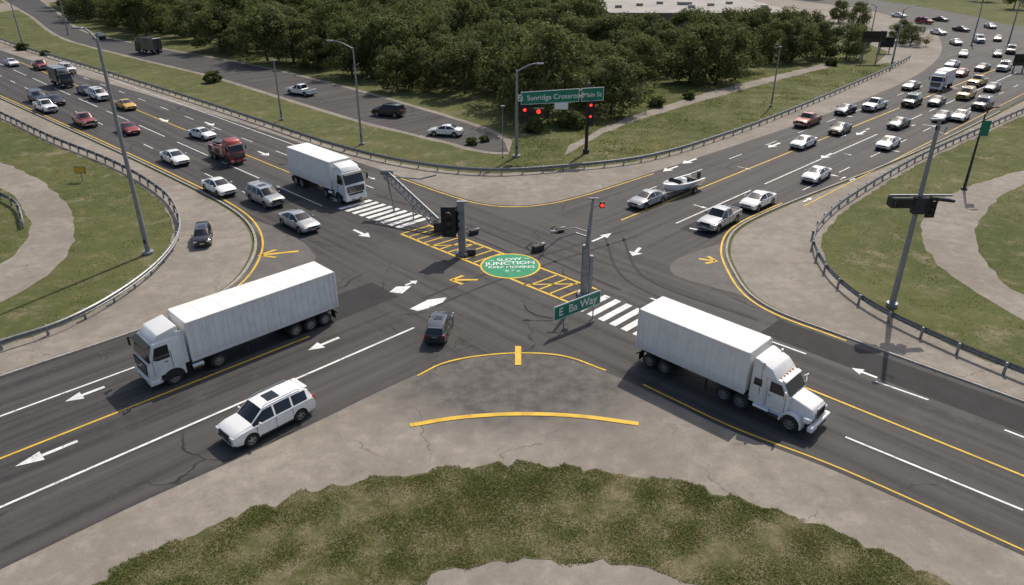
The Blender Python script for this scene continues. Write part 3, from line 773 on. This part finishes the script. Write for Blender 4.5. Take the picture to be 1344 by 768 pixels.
for (m, n, cl, x, y, hd) in [
    (sedan, 'sedan_car', 'white', 1072, 228, A_), (sedan, 'sedan_car', 'white', 1166, 187, A_), (sedan, 'sedan_car', 'white', 1055, 186, A_), (sedan, 'sedan_car', 'black', 1103, 168, A_),
    (sedan, 'sedan_car', 'green', 1180, 161, A_), (pickup, 'pickup_truck', 'white', 1148, 138, A_), (pickup, 'pickup_truck', 'red', 1060, 158, A_), (sedan, 'sedan_car', 'slate', 1110, 143, A_),
    (suv, 'suv', 'green', 1197, 133, A_), (sedan, 'sedan_car', 'silver', 1196, 112, A_), (sedan, 'sedan_car', 'white', 1261, 151, A_), (sedan, 'sedan_car', 'grey', 1238, 152, A_),
    (suv, 'suv', 'black', 1290, 137, A_), (sedan, 'sedan_car', 'slate', 1303, 114, A_), (pickup, 'pickup_truck', 'yellow', 1283, 107, A_), (suv, 'suv', 'yellow', 1268, 124, A_),
    (suv, 'suv', 'white', 1318, 88, A_), (sedan, 'sedan_car', 'red', 1262, 95, A_), (sedan, 'sedan_car', 'black', 1290, 88, A_), (sedan, 'sedan_car', 'white', 1250, 84, A_), (suv, 'suv', 'grey', 1327, 66, 240),
    (sedan, 'sedan_car', 'black', 1230, 132, A_),
    (sedan, 'sedan_car', 'white', 1265, 70, 240), (sedan, 'sedan_car', 'black', 1310, 70, 240), (sedan, 'sedan_car', 'silver', 1255, 55, 260), (suv, 'suv', 'white', 1285, 52, 250), (sedan, 'sedan_car', 'tan', 1310, 50, 240),
    (sedan, 'sedan_car', 'white', 1232, 42, 290), (sedan, 'sedan_car', 'black', 1262, 38, 290), (suv, 'suv', 'red', 1213, 28, 300), (sedan, 'sedan_car', 'white', 1180, 20, 310), (sedan, 'sedan_car', 'black', 1235, 25, 300), (sedan, 'sedan_car', 'silver', 1300, 34, 260),
    (pickup, 'pickup_truck', 'silver', 944, 287, A_), (sedan, 'sedan_car', 'silver', 850, 260, A_), 
    (sedan, 'sedan_car', 'yellow', 165, 137, B_), (suv, 'suv', 'white', 130, 125, B_), (sedan, 'sedan_car', 'grey', 113, 118, B_), (pickup, 'pickup_truck', 'white', 60, 140, B_), (suv, 'suv', 'blue', 50, 128, B_),
    (sedan, 'sedan_car', 'black', 73, 131, B_), (suv, 'suv', 'white', 88, 91, B_), (pickup, 'pickup_truck', 'red', 53, 86, B_), (sedan, 'sedan_car', 'white', 15, 82, B_),
    (suv, 'suv', 'black', 510, 146, 160), (sedan, 'sedan_car', 'white', 585, 171, 170), (pickup, 'pickup_truck', 'white', 395, 119, 150), (sedan, 'sedan_car', 'grey', 130, 47, 135)]:
    put(m, n, cl, x, y, hd+random.uniform(-4, 4), .7)
put(boxT, 'box_truck', None, 1236, 108, A_, 1.5, .8)
for o in (put(boxT, 'box_truck', 'black', 81, 106, B_, 1.2, .8), put(boxT, 'box_truck', 'black', 195, 64, 150, 1.2, .85)):
    o.material_slots[8].link = 'OBJECT'; o.material_slots[8].material = PAINT['grey']
def boat():
    mb = MB(); st = [(-3.0, 1.05, .55, 1.25), (-2.0, 1.12, .48, 1.25), (0, 1.12, .46, 1.30), (1.4, .95, .50, 1.40), (2.4, .55, .70, 1.52), (3.0, .08, 1.1, 1.60)]
    vs = []
    for x, w, zb, zt in st:
        vs += [(x, 0, zb), (x, w*.7, zb+.22), (x, w, zt-.1), (x, w*.98, zt), (x, w*.80, zt), (x, w*.72, zt-.35 if x < 1.2 else zt+.03), (x, 0, zt-.38 if x < 1.2 else zt+.08)]
    m = 7; fs = []; L = len(st); full = []
    for i in range(L):
        h = vs[i*m:(i+1)*m]; full += h+[(x, -y, z) for x, y, z in h[1:-1]][::-1]
    q = 2*m-2
    for i in range(L-1):
        for j in range(q): fs.append((i*q+j, i*q+(j+1) % q, (i+1)*q+(j+1) % q, (i+1)*q+j))
    fs += [tuple(range(q))[::-1], tuple(range((L-1)*q, L*q))]
    mb.add(full, fs, 0)
    mb.prism([(.5, 1.3), (1.0, 1.75), (1.06, 1.75), (1.3, 1.4)], -.7, .7, 1, .02)
    mb.box((-.4, .0, 1.25), (.6, .6, .6), 0, .06); mb.box((-1.7, 0, 1.15), (.5, 1.3, .4), 2, .06)
    mb.box((-3.2, 0, 1.3), (.35, .35, .75), 2, .08); mb.box((-3.2, 0, .8), (.14, .12, .7), 2, .03)
    for sg in (1, -1):
        mb.box((-.2, sg*.6, .42), (5.6, .08, .1), 7); mb.cyl((-1.0, sg*1.05, .32), (-1.0, sg*1.25, .32), .32, n=20, mi=3); mb.cyl((-1.0, sg*1.25, .32), (-1.0, sg*1.27, .32), .18, n=14, mi=4)
        mb.box((-1.0, sg*1.15, .70), (.9, .26, .04), 2, .01)
        mb.tube([(2.6, sg*.6, .42), (4.0, 0, .42)], .05, 6, 7)
    mb.tube([(3.1, 0, .45), (3.1, 0, 1.2)], .04, 6, 7)
    return mb.mesh('boat', CARM(), 30)
pb = P(893, 244, .8); mkobj('boat_on_trailer', boat(), (pb[0], pb[1], .036), math.radians(222))

# ---------------------------------------------------------------- poles, signals, signs
FM = [M['pole'], M['black'], M['red_on'], M['ambeoff'], M['grnoff'], M['sign'], M['signw'], M['galv'], M['redoff'], M['glass'], M['chassis']]
def lamp(base, ty, arm=None, r=.16, dark=False, al=2.4):
    x, y = P(*base); h = H(base, ty); mb = MB(); mi = 10 if dark else 0
    mb.cyl((0, 0, .0), (0, 0, .25), r*2.1, n=14, mi=mi); mb.cyl((0, 0, .25), (0, 0, h), r, r*.5, 12, mi)
    mb.box((0, -r*1.02, 1.2), (r*.9, .03, .35), 10)
    if arm:
        d = Vector((arm[0], arm[1], 0)).normalized()
        pts = [Vector((0, 0, h-.2))+d*al*t+Vector((0, 0, .9*math.sin(t*math.pi/2))) for t in (0, .25, .5, .75, 1)]
        mb.tube(pts, r*.42, 8, mi, r*.3); e = pts[-1]+d*.35
        ang = math.atan2(d.y, d.x); mb.box(e, (.85, .32, .13), mi, .05, Matrix.Rotation(ang, 4, 'Z')); mb.box(e-Vector((0, 0, .075)), (.55, .22, .03), 6, 0, Matrix.Rotation(ang, 4, 'Z'))
    else:
        mb.box((0, 0, h+.05), (.5, .3, .16), mi, .04)
    return mb.obj('street_lamp', FM, (x, y, 0)), h, (x, y)
lamp((195, 333), 50, (-1, .1), .22, al=1.0); lamp((475, 190), 62, (-1, .2), .17, al=2.6); lamp((370, 158), 80, None, .16)
lamp((1012, 140), 62, None, .14); lamp((1170, 86), 12, (1, 0), .2, al=2); lamp((1275, 60), 5, (-1, 0), .2); lamp((90, 46), -4, (1, 0), .2); lamp((30, 60), -2, (1, 0), .2)
lamp((660, 207), 140, None, .06); lamp((1140, 60), 8, (-1, 0), .16); lamp((1322, 62), -6, (-1, 0), .2)
lamp((678, 206), 92, (1, .1), .23, al=2.4)
def head(mb, c, s=1.0, lit=None, face=(0, -1), lens=3):
    f = Vector((face[0], face[1], 0)).normalized(); ang = math.atan2(f.y, f.x)+math.pi/2
    R = Matrix.Rotation(ang, 4, 'Z'); c = Vector(c)
    mb.box(c, (.40*s, .30*s, 1.12*s), 1, .04*s, R)
    mb.box(c+f*.10*s, (.62*s, .03*s, 1.32*s), 1, .01, R)
    for i in range(3):
        q = c+Vector((0, 0, (.36-.36*i)*s))+f*.152*s
        mb.cyl(q, q+f*.02*s, .125*s, n=14, mi=(2 if lit == i else (8, 3, 4)[i]))
        n = 8; vs = []
        side = Vector((-f.y, f.x, 0))
        for k in range(n+1):
            a = math.pi*(-.1+1.2*k/n)
            for dd in (0, .22*s): vs.append(q+side*math.cos(a)*.15*s+Vector((0, 0, math.sin(a)*.15*s))+f*dd)
        mb.add(vs, [(2*k, 2*k+1, 2*k+3, 2*k+2) for k in range(n)], 1)
base = (1170, 402); x, y = P(*base); h = H(base, 158); hc = H(base, 272)
mb = MB(); mb.cyl((0, 0, 0), (0, 0, .3), .4, n=14, mi=0); mb.cyl((0, 0, .3), (0, 0, h), .22, .12, 12, 0)
mb.box((-.2, 0, h+.05), (.9, .3, .14), 0, .05)
mb.box((0, 0, h-.5), (.25, .22, .3), 1, .03); mb.tube([(0, 0, h-1.2), (.5, 0, h-.9), (.6, 0, h-.4)], .04, 6, 0)
mb.box((0, -.1, hc+.9), (4.3, .12, .12), 0); mb.box((-1.35, -.12, hc+.45), (1.5, .8, .75), 1, .08); mb.box((-1.35, -.55, hc+.45), (1.1, .06, .5), 9, .02)
mb.box((-.0, -.15, hc+.2), (.9, .5, 1.2), 10, .06); mb.box((1.5, -.12, hc+.62), (1.7, .5, .20), 1, .06, Matrix.Rotation(.12, 4, 'Y')); head(mb, (.75, -.3, hc+.1), 1.1)
mb.obj('traffic_detector_pole', FM, (x, y, 0))
lamp((1265, 249), 150, (1, .2), .15, True, .6)
mb = MB(); hh = H((1265, 249), 168); mb.box((0, -.2, hh), (.9, .06, 1.6), 5, .02); x, y = P(1265, 249); mb.box((0, -.1, hh), (.1, .2, 1.2), 1); mb.obj('traffic_sign', FM, (x+.3, y, 0))
b1, b2 = (678, 206), (769, 201)
x1, y1 = P(*b1); x2, y2 = P(*b2); z1, z0 = H(b1, 122), H(b1, 137); zz1, zz0 = H(b2, 111), H(b2, 127)
mb = MB()
mb.cyl((x2-x1, y2-y1, 0), (x2-x1, y2-y1, zz1+.2), .22, .2, 12, 1); mb.cyl((x2-x1, y2-y1, 0), (x2-x1, y2-y1, .5), .4, n=12, mi=10)
dx = x2-x1+1.6
for z in (.25, .75):
    za = z0+(z1-z0)*z; zb = zz0+(zz1-zz0)*z; mb.tube([(.0, .05, za), (dx, y2-y1+.05, zb)], .07, 8, 0)
def slab(mb, xa, xb, mi, d, infl=0, yo=0):
    t0 = xa/dx; t1 = xb/dx
    za0, za1 = z0+(zz0-z0)*t0, z1+(zz1-z1)*t0; zb0, zb1 = z0+(zz0-z0)*t1, z1+(zz1-z1)*t1
    ya = -.12; 
    vs = [(xa, ya-yo, za0-infl), (xb, ya-yo, zb0-infl), (xb, ya-yo, zb1+infl), (xa, ya-yo, za1+infl)]
    vs += [(a, b+d, c) for a, b, c in vs]
    mb.add(vs, [(0, 1, 2, 3), (7, 6, 5, 4), (0, 4, 5, 1), (1, 5, 6, 2), (2, 6, 7, 3), (3, 7, 4, 0)], mi)
slab(mb, .5, dx*.72, 6, .05, .07); slab(mb, .57, dx*.72-.07, 5, .05, 0, .02)
slab(mb, dx*.745, dx, 6, .05, .07); slab(mb, dx*.745+.07, dx-.07, 5, .05, 0, .02)
head(mb, (.95, -.25, z0-1.1), 1.55, 0); head(mb, (x2-x1+.1, -.35, H(b2, 138)), 1.35, 0); head(mb, (x2-x1+.1, -.35, H(b2, 152)), 1.2, 0)
mb.box((2.6, -.2, z0-.75), (1.3, .5, .7), 1, .08); mb.cyl((2.6, -.47, z0-.75), (2.6, -.5, z0-.75), .25, n=14, mi=2)
mb.box((5.3, -.15, (z0+zz0)/2-.45), (1.6, .06, .8), 6, .02)
g = mb.obj('overhead_road_sign', FM, (x1, y1, 0))
ang = math.atan2(zz0-z0, dx); sh = (z1-z0)
text('N  Sunridge Crossroad', sh*.62, (dx*.39, -.165, (z0+z1)/2+(zz0-z0)*.39), (math.pi/2, -ang, 0), M['signw'], g)
text('Main St', sh*.55, (dx*.87, -.165, (z0+z1)/2+(zz0-z0)*.87), (math.pi/2, -ang, 0), M['signw'], g)
base = (607, 335); x, y = P(*base); h = H(base, 266); mb = MB()
mb.box((0, 0, h/2), (.62, .5, h), 0, .06); mb.box((0, 0, .15), (1.0, .9, .3), 7, .04); mb.box((.0, -.27, h*.55), (.4, .05, h*.6), 7, .02); mb.box((.1, 0, h+.05), (.9, .4, .12), 7, .03)
head(mb, (-1.05, -.2, h*.66), 2.0, None); head(mb, (-.62, .2, h*.66), 1.8, None, (1, -.6)); mb.box((-.5, 0, h*.9), (1.2, .1, .1), 1)
mb.box((-.5, 0, h*.35), (1.2, .08, .08), 1)
mb.box((.75, 0, .3), (.8, .5, .5), 10, .05)
mb.obj('traffic_signal', FM, (x, y, .03))
base = (766, 388); x, y = P(*base); h = H(base, 262); hc = H(base, 322); mb = MB()
mb.box((0, 0, hc/2), (.52, .45, hc), 7, .05); mb.box((.45, .0, hc*.42), (.28, .3, hc*.75), 0, .04); mb.box((0, 0, .12), (1.0, .9, .24), 7, .04)
mb.cyl((.1, 0, hc-.1), (.35, 0, h), .16, .09, 12, 0)
mb.tube([(.15, 0, hc+.6), (-.8, .1, hc+.9), (-1.9, .2, hc+.5), (-2.9, .3, hc-.4), (-3.5, .4, hc-1.4)], .08, 8, 7, .05)
mb.tube([(.15, 0, hc+1.0), (-.9, 0, hc+1.35), (-2.3, -.1, hc+1.15)], .05, 8, 7); mb.box((-2.4, -.1, hc+1.1), (.5, .25, .14), 7, .04)
mb.tube([(.3, 0, h-.6), (.9, -.05, h-.4)], .04, 6, 0); mb.box((1.0, -.05, h-.4), (.35, .3, .45), 1, .04); mb.cyl((1.0, -.2, h-.4), (1.0, -.23, h-.4), .13, n=12, mi=2)
mb.box((.35, 0, h+.05), (.8, .18, .10), 7, .03); mb.tube([(.33, 0, h-1.6), (1.0, 0, h-1.5)], .035, 6, 0)
mb.obj('traffic_signal_mast', FM, (x, y, .03))
x, y = P(757, 427); mb = MB()
mb.box((0, 0, 1.55), (4.4, .05, 1.12), 6, .04); mb.box((0, -.03, 1.55), (4.26, .05, .98), 5, .02)
for sx in (-1.2, 1.6): mb.cyl((sx, .06, 0), (sx, .06, 2.0), .045, n=8, mi=0)
g = mb.obj('street_name_sign', FM, (x, y, .03), math.radians(38))
text('E  Ba Way', .85, (0, -.062, 1.55), (math.pi/2, 0, 0), M['signw'], g)
p0 = P(576, 297, .6); p1 = P(508, 232, 3.6); mb = MB()
a = Vector((0, 0, .6)); b = Vector((p1[0]-p0[0], p1[1]-p0[1], 3.6)); d = b-a; sd = Vector((-d.y, d.x, 0)).normalized()
for s_ in (1, -1):
    mb.tube([a+sd*.4*s_, b+sd*.4*s_], .08, 6, 7)
mb.tube([a+Vector((0, 0, .7)), b+Vector((0, 0, .6))], .075, 6, 7)
n = 12
for i in range(n):
    q = a+d*i/n; r = a+d*(i+1)/n; up = Vector((0, 0, .66))
    for s_ in (1, -1): mb.cyl(q+sd*.4*s_, r+up, .04, n=5, mi=7); mb.cyl(q+up, r+sd*.4*s_, .04, n=5, mi=7)
mb.tube([b, b+Vector((.4, .2, -3.6))], .09, 8, 7); mb.tube([a+d*.5, a+d*.5+Vector((0, 0, -2.0))], .06, 8, 7)
mb.tube([b, b+Vector((3.2, -.2, -.2)), b+Vector((4.8, -.2, .2))], .07, 6, 7); mb.box(b+Vector((0, 0, .4)), (1.2, .5, .5), 7, .08); mb.box(a, (.9, .8, .9), 10, .08)
mb.obj('lattice_mast_arm', FM, (p0[0], p0[1], .03), 0)
for (xx, yy, s_) in [(622, 308, .8), (706, 330, 1.0), (735, 305, .7)]:
    x, y = P(xx, yy); mb = MB(); mb.box((0, 0, .3*s_), (1.1*s_, .5*s_, .55*s_), 10, .06); mb.box((.5*s_, .1, .45*s_), (.7*s_, .35*s_, .25*s_), 7, .04)
    mb.tube([(-.6*s_, 0, .1), (-1.1*s_, .3, .5*s_), (-.5*s_, .2, .8*s_)], .04, 6, 1); mb.obj('signal_control_box', FM, (x, y, .04), random.uniform(0, 1))
x, y = P(109, 238); mb = MB(); mb.cyl((0, 0, 0), (0, 0, 1.2), .05, n=8, mi=0); mb.box((0, -.05, 1.3), (1.2, .05, .8), 1, .02); mb.box((0, -.08, 1.3), (1.1, .04, .7), 11, .02)
mb.obj('warning_sign', FM+[PAINT['yellow']], (x, y, 0))
for bx, by, ty, w in [(1140, 82, 40, 5), (1160, 70, 48, 3.5), (1335, 95, 70, 3)]:
    x, y = P(bx, by); h = H((bx, by), ty); mb = MB(); mb.cyl((-w*.3, 0, 0), (-w*.3, 0, h), .14, n=8, mi=0); mb.cyl((w*.3, 0, 0), (w*.3, 0, h), .14, n=8, mi=0); mb.box((0, -.2, h-1.2), (w, .1, 2.2), 10, .03); mb.box((0, -.27, h-1.2), (w*.9, .04, 1.9), 9, .02)
    mb.obj('highway_sign', FM, (x, y, 0))

# ---------------------------------------------------------------- warehouse
mb = MB(); xa, ya = P(800, 38); xb = P(1040, 38)[0]
w = xb-xa; dpt = 48
mb.box((w/2, dpt/2, 2.0), (w, dpt, 4.0), 0); mb.box((w/2, dpt/2, 4.15), (w+.6, dpt+.6, .28), 1, .03)
mb.box((w*.5, dpt*.5, 4.7), (4, 3, .9), 1, .05)
for i in range(7): mb.box((w*.08+i*w*.14, -.03, 1.5), (3.2, .10, 2.8), 2, .02); mb.box((w*.08+i*w*.14, dpt*.3+(i % 3)*6, 4.65), (1.8, 1.8, .8), 1, .05)
mb.obj('warehouse', [M['wall'], M['roof'], M['galv']], (xa, ya, 0))

# ---------------------------------------------------------------- trees
def tree_mesh(seed, h, r, leaves=6500, low=.10):
    rg = np.random.default_rng(seed); mb = MB()
    mb.tube([(0, 0, -.1), (.1, .05, h*.2), (.0, .15, h*.45), (.1, 0, h*.7)], .26, 8, 0, .07)
    for i in range(9):
        a = i*2.4+rg.random(); z = h*(.10+.5*rg.random()); e = r*(.45+.4*rg.random())
        mb.tube([(0, 0, z), (math.cos(a)*e*.5, math.sin(a)*e*.5, z+h*.10), (math.cos(a)*e, math.sin(a)*e, z+h*.22)], .11, 6, 0, .03)
    nc = 40; cl = []
    for i in range(nc):
        t = rg.random(); a = rg.random()*2*math.pi
        zz = low+(.98-low)*t
        rad = math.sin(math.pi*min(1, max(.0, (zz*.80+.17))))**.55*r*(.35+.6*math.sqrt(rg.random()))*(1+.25*math.sin(a*2+seed)+.15*math.sin(a*5+seed*2))
        cl.append((math.cos(a)*rad, math.sin(a)*rad, h*(zz*.88+.02), r*(.20+.17*rg.random()), rg.random()))
    per = leaves//nc; C = []; N = []; SH = []; SZ = []
    for (x, y, z, cr, s) in cl:
        d = rg.normal(size=(per, 3)); d /= np.linalg.norm(d, axis=1)[:, None]
        rr = cr*(.55+.5*rg.random(per)**.6)*(1+.25*np.sin(d[:, 0]*5+s*9)*np.cos(d[:, 1]*4))
        p = d*rr[:, None]*np.array([1, 1, .78])+np.array([x, y, z]); C.append(p)
        n = d+rg.normal(size=(per, 3))*.65+np.array([0, 0, .35]); n /= np.linalg.norm(n, axis=1)[:, None]; N.append(n)
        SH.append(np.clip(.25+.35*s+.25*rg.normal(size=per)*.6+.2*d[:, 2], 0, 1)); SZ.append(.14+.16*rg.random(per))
    C = np.concatenate(C); N = np.concatenate(N); SH = np.concatenate(SH); SZ = np.concatenate(SZ)
    C[:, 2] = np.maximum(C[:, 2], .15)
    T = np.cross(N, rg.normal(size=N.shape)); T /= np.linalg.norm(T, axis=1)[:, None]; Bt = np.cross(N, T)
    k = len(C); V = np.empty((k, 4, 3)); s = SZ[:, None]
    V[:, 0] = C-T*s; V[:, 1] = C-Bt*s*.6; V[:, 2] = C+T*s; V[:, 3] = C+Bt*s*.6
    o = len(mb.v); nf = len(mb.f)
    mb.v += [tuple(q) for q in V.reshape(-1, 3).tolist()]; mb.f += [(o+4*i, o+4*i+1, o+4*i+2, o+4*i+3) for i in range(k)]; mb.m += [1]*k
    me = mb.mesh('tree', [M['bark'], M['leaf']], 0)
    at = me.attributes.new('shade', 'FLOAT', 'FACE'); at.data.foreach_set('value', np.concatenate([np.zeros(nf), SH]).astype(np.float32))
    return me
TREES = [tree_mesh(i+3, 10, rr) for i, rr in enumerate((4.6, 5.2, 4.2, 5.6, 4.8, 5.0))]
BUSH = [tree_mesh(31+i, 3, 2.0, 2500, .05) for i in range(2)]
def pin(x, y, poly_):
    ins = False; n = len(poly_); j = n-1
    for i in range(n):
        xi, yi = poly_[i][0], poly_[i][1]; xj, yj = poly_[j][0], poly_[j][1]
        if (yi > y) != (yj > y) and x < (xj-xi)*(y-yi)/(yj-yi)+xi: ins = not ins
        j = i
    return ins
woodpx = [(120, 30), (200, 50), (300, 70), (440, 98), (560, 132), (640, 152), (720, 166), (790, 158), (832, 140), (845, 108), (800, 75), (770, 55), (752, 30), (750, 3), (755, -20), (1000, -24), (1010, -40), (100, -45), (60, -25), (95, 12)]
wood = px(woodpx)
woodcol = bpy.data.collections.new('woodland_trees')
pts = []
xs = [p[0] for p in wood]; ys = [p[1] for p in wood]
tries = 0
while tries < 14000:
    tries += 1
    x = random.uniform(min(xs), max(xs)); y = random.uniform(min(ys), min(520, max(ys)))
    if not pin(x, y, wood): continue
    if any((x-a)**2+(y-b)**2 < (6.2 if y < 200 else 7.5)**2 for a, b in pts): continue
    pts.append((x, y))
print('trees', len(pts))
for (x, y) in pts:
    me = random.choice(TREES); s = random.uniform(.70, 1.28)
    near = y < 150
    o = mkobj('broadleaf_tree', me, (x, y, 0), random.uniform(0, 6.28), None if near else woodcol)
    o.scale = (s*random.uniform(.9, 1.15), s*random.uniform(.9, 1.15), s*random.uniform(.85, 1.15))
e = bpy.data.objects.new('woodland', None); e.instance_type = 'COLLECTION'; e.instance_collection = woodcol; COL.objects.link(e)
for x, y, s in [(905, 108, 1.05), (940, 108, 1.1), (880, 96, .9), (965, 92, .9), (1012, 82, .9), (1040, 80, .9), (1075, 76, .8), (1110, 78, .75), (1125, 66, .6), (985, 70, 1), (1030, 64, 1), (1060, 60, .9), (800, 120, .9), (860, 82, .9), (850, 62, .8), (1000, 52, .8),
                (920, 80, 1), (1100, 30, .7), (1125, 35, .7), (1180, 55, .55), (1195, 60, .5), (905, 62, .9), (960, 62, .9), (820, 58, .8), (1330, 12, .9), (1290, 2, .9), (1260, -4, 1), (1215, -8, 1)]:
    p = P(x, y); o = mkobj('broadleaf_tree', random.choice(TREES), (p[0], p[1], 0), random.uniform(0, 6)); o.scale = (s*1.0, s*1.0, s)
farcol = bpy.data.collections.new('distant_trees')
for i in range(420):
    x = random.uniform(-420, 420); y = random.uniform(300, 520)
    if abs(x) < y*1.1 and not (0 < x < 130 and y < 310): 
        o = mkobj('broadleaf_tree', random.choice(TREES), (x, y, 0), random.uniform(0, 6), farcol); s = random.uniform(.8, 1.3); o.scale = (s, s, s)
e = bpy.data.objects.new('distant_woodland', None); e.instance_type = 'COLLECTION'; e.instance_collection = farcol; COL.objects.link(e)
for x, y, s in [(280, 108, .7), (620, 190, .35), (636, 186, .3), (30, 66, .6), (60, 73, .4), (905, 130, .5), (700, 172, .7), (860, 140, .6), (750, 168, .8), (1090, 86, .6)]:
    p = P(x, y); o = mkobj('shrub', random.choice(BUSH), (p[0], p[1], 0), random.uniform(0, 6)); o.scale = (s, s, s)

# ---------------------------------------------------------------- grass blades
def pin_np(X, Y, pl):
    ins = np.zeros(len(X), bool); n = len(pl); j = n-1
    for i in range(n):
        xi, yi = pl[i][0], pl[i][1]; xj, yj = pl[j][0], pl[j][1]
        if yi != yj:
            c = ((yi > Y) != (yj > Y)) & (X < (xj-xi)*(Y-yi)/(yj-yi)+xi); ins ^= c
        j = i
    return ins
def grass(name, pl, n, hmin, hmax, w, excl=(), z=0.0, base=.6, amp=.4, fr=(.15, 1.6)):
    xs = [p[0] for p in pl]; ys = [p[1] for p in pl]
    X = rng.uniform(min(xs), max(xs), n*3); Y = rng.uniform(min(ys), max(ys), n*3)
    k = pin_np(X, Y, pl)
    for e_ in excl: k &= ~pin_np(X, Y, e_)
    X = X[k][:n*2]; Y = Y[k][:n*2]
    ph = [(rng.uniform(*fr), rng.uniform(0, 6.28), rng.uniform(0, 6.28)) for _ in range(12)]
    den = sum(np.sin(f*(X*math.cos(a)+Y*math.sin(a))+p) for f, a, p in ph)/3.2
    kk = rng.random(len(X)) < np.clip(base+amp*den, .04, 1); X = X[kk]; Y = Y[kk]; den = den[kk]
    m = len(X); a = rng.uniform(0, 6.28, m); hh = rng.uniform(hmin, hmax, m)*np.clip(.9+.3*den, .4, 1.5); ww = w*rng.uniform(.6, 1.3, m)
    la = rng.uniform(0, 6.28, m); ln = hh*rng.uniform(.5, 1.8, m)
    V = np.empty((m, 3, 3)); V[:, 0, 0] = X-np.cos(a)*ww; V[:, 0, 1] = Y-np.sin(a)*ww; V[:, 0, 2] = z
    V[:, 1, 0] = X+np.cos(a)*ww; V[:, 1, 1] = Y+np.sin(a)*ww; V[:, 1, 2] = z
    V[:, 2, 0] = X+np.cos(la)*ln; V[:, 2, 1] = Y+np.sin(la)*ln; V[:, 2, 2] = z+hh
    me = bpy.data.meshes.new(name); me.vertices.add(m*3); me.vertices.foreach_set('co', V.reshape(-1).astype(np.float32))
    me.loops.add(m*3); me.loops.foreach_set('vertex_index', np.arange(m*3, dtype=np.int32))
    me.polygons.add(m); me.polygons.foreach_set('loop_start', np.arange(0, m*3, 3, dtype=np.int32)); me.polygons.foreach_set('loop_total', np.full(m, 3, dtype=np.int32))
    me.update(calc_edges=True); me.materials.append(M['blade'])
    at = me.attributes.new('shade', 'FLOAT', 'FACE'); at.data.foreach_set('value', np.clip(rng.normal(.45, .25, m)-.08*den, 0, 1).astype(np.float32))
    mkobj(name, me)
grass('grass', jitter(ring_o, .8, 1.1)+jitter(ring_i, .6, 1.1)[::-1], 120000, .03, .085, .024, z=.034, base=.72, amp=.42, fr=(.4, 3.0))
leftpoly = jitter(offset(GL, -.6), .4)+[Vector(P(-200, 420)), Vector(P(-200, 150))]
grass('grass', leftpoly, 60000, .05, .13, .035, [between(pathL_o, pathL_i)], fr=(.3, 2.2))
rightpoly = jitter(offset(GR, .6), .4)+[Vector(P(1600, 400)), Vector(P(1560, 150))]
grass('grass', rightpoly, 80000, .05, .13, .035, [between(pathR_o, pathR_i)], fr=(.3, 2.2))
strip = [p for p in offset(GT, .6) if p.x < 2]+[p for p in fr_b][::-1]
grass('grass', strip, 40000, .08, .20, .06)
grass('grass', [p for p in offset(GT, .6) if p.x > -2]+px([(1150, 86), (1000, 92), (850, 112), (820, 150), (700, 172), (672, 190)]), 45000, .08, .20, .06, [between(path_o, path_i)])

# ---------------------------------------------------------------- light and sky
el = math.radians(50); az = math.atan2(.46, .89)
wd = bpy.data.worlds.new('World'); scene.world = wd; wd.use_nodes = True; nt = wd.node_tree
bg = nt.nodes['Background']; sk = nt.nodes.new('ShaderNodeTexSky'); sk.sky_type = 'NISHITA'; sk.sun_disc = False
sk.sun_elevation = el; sk.sun_rotation = az; sk.air_density = 1.0; sk.dust_density = 3.0
nt.links.new(sk.outputs[0], bg.inputs[0]); bg.inputs[1].default_value = .13
sl = bpy.data.lights.new('sun', 'SUN'); sl.energy = 3.9; sl.angle = math.radians(.5); sl.color = (1, .92, .81)
so = bpy.data.objects.new('sun', sl); COL.objects.link(so)
d = Vector((-math.sin(az)*math.cos(el), -math.cos(az)*math.cos(el), -math.sin(el))); so.rotation_euler = d.to_track_quat('-Z', 'Y').to_euler(); so.location = (0, 0, 80)

cam = bpy.data.cameras.new('camera'); cam.sensor_width = 36; cam.lens = F/1344*36; cam.clip_end = 5000
co = bpy.data.objects.new('camera', cam); COL.objects.link(co); co.location = (0, 0, CH); co.rotation_euler = (math.radians(90)-TH, 0, 0)
scene.camera = co
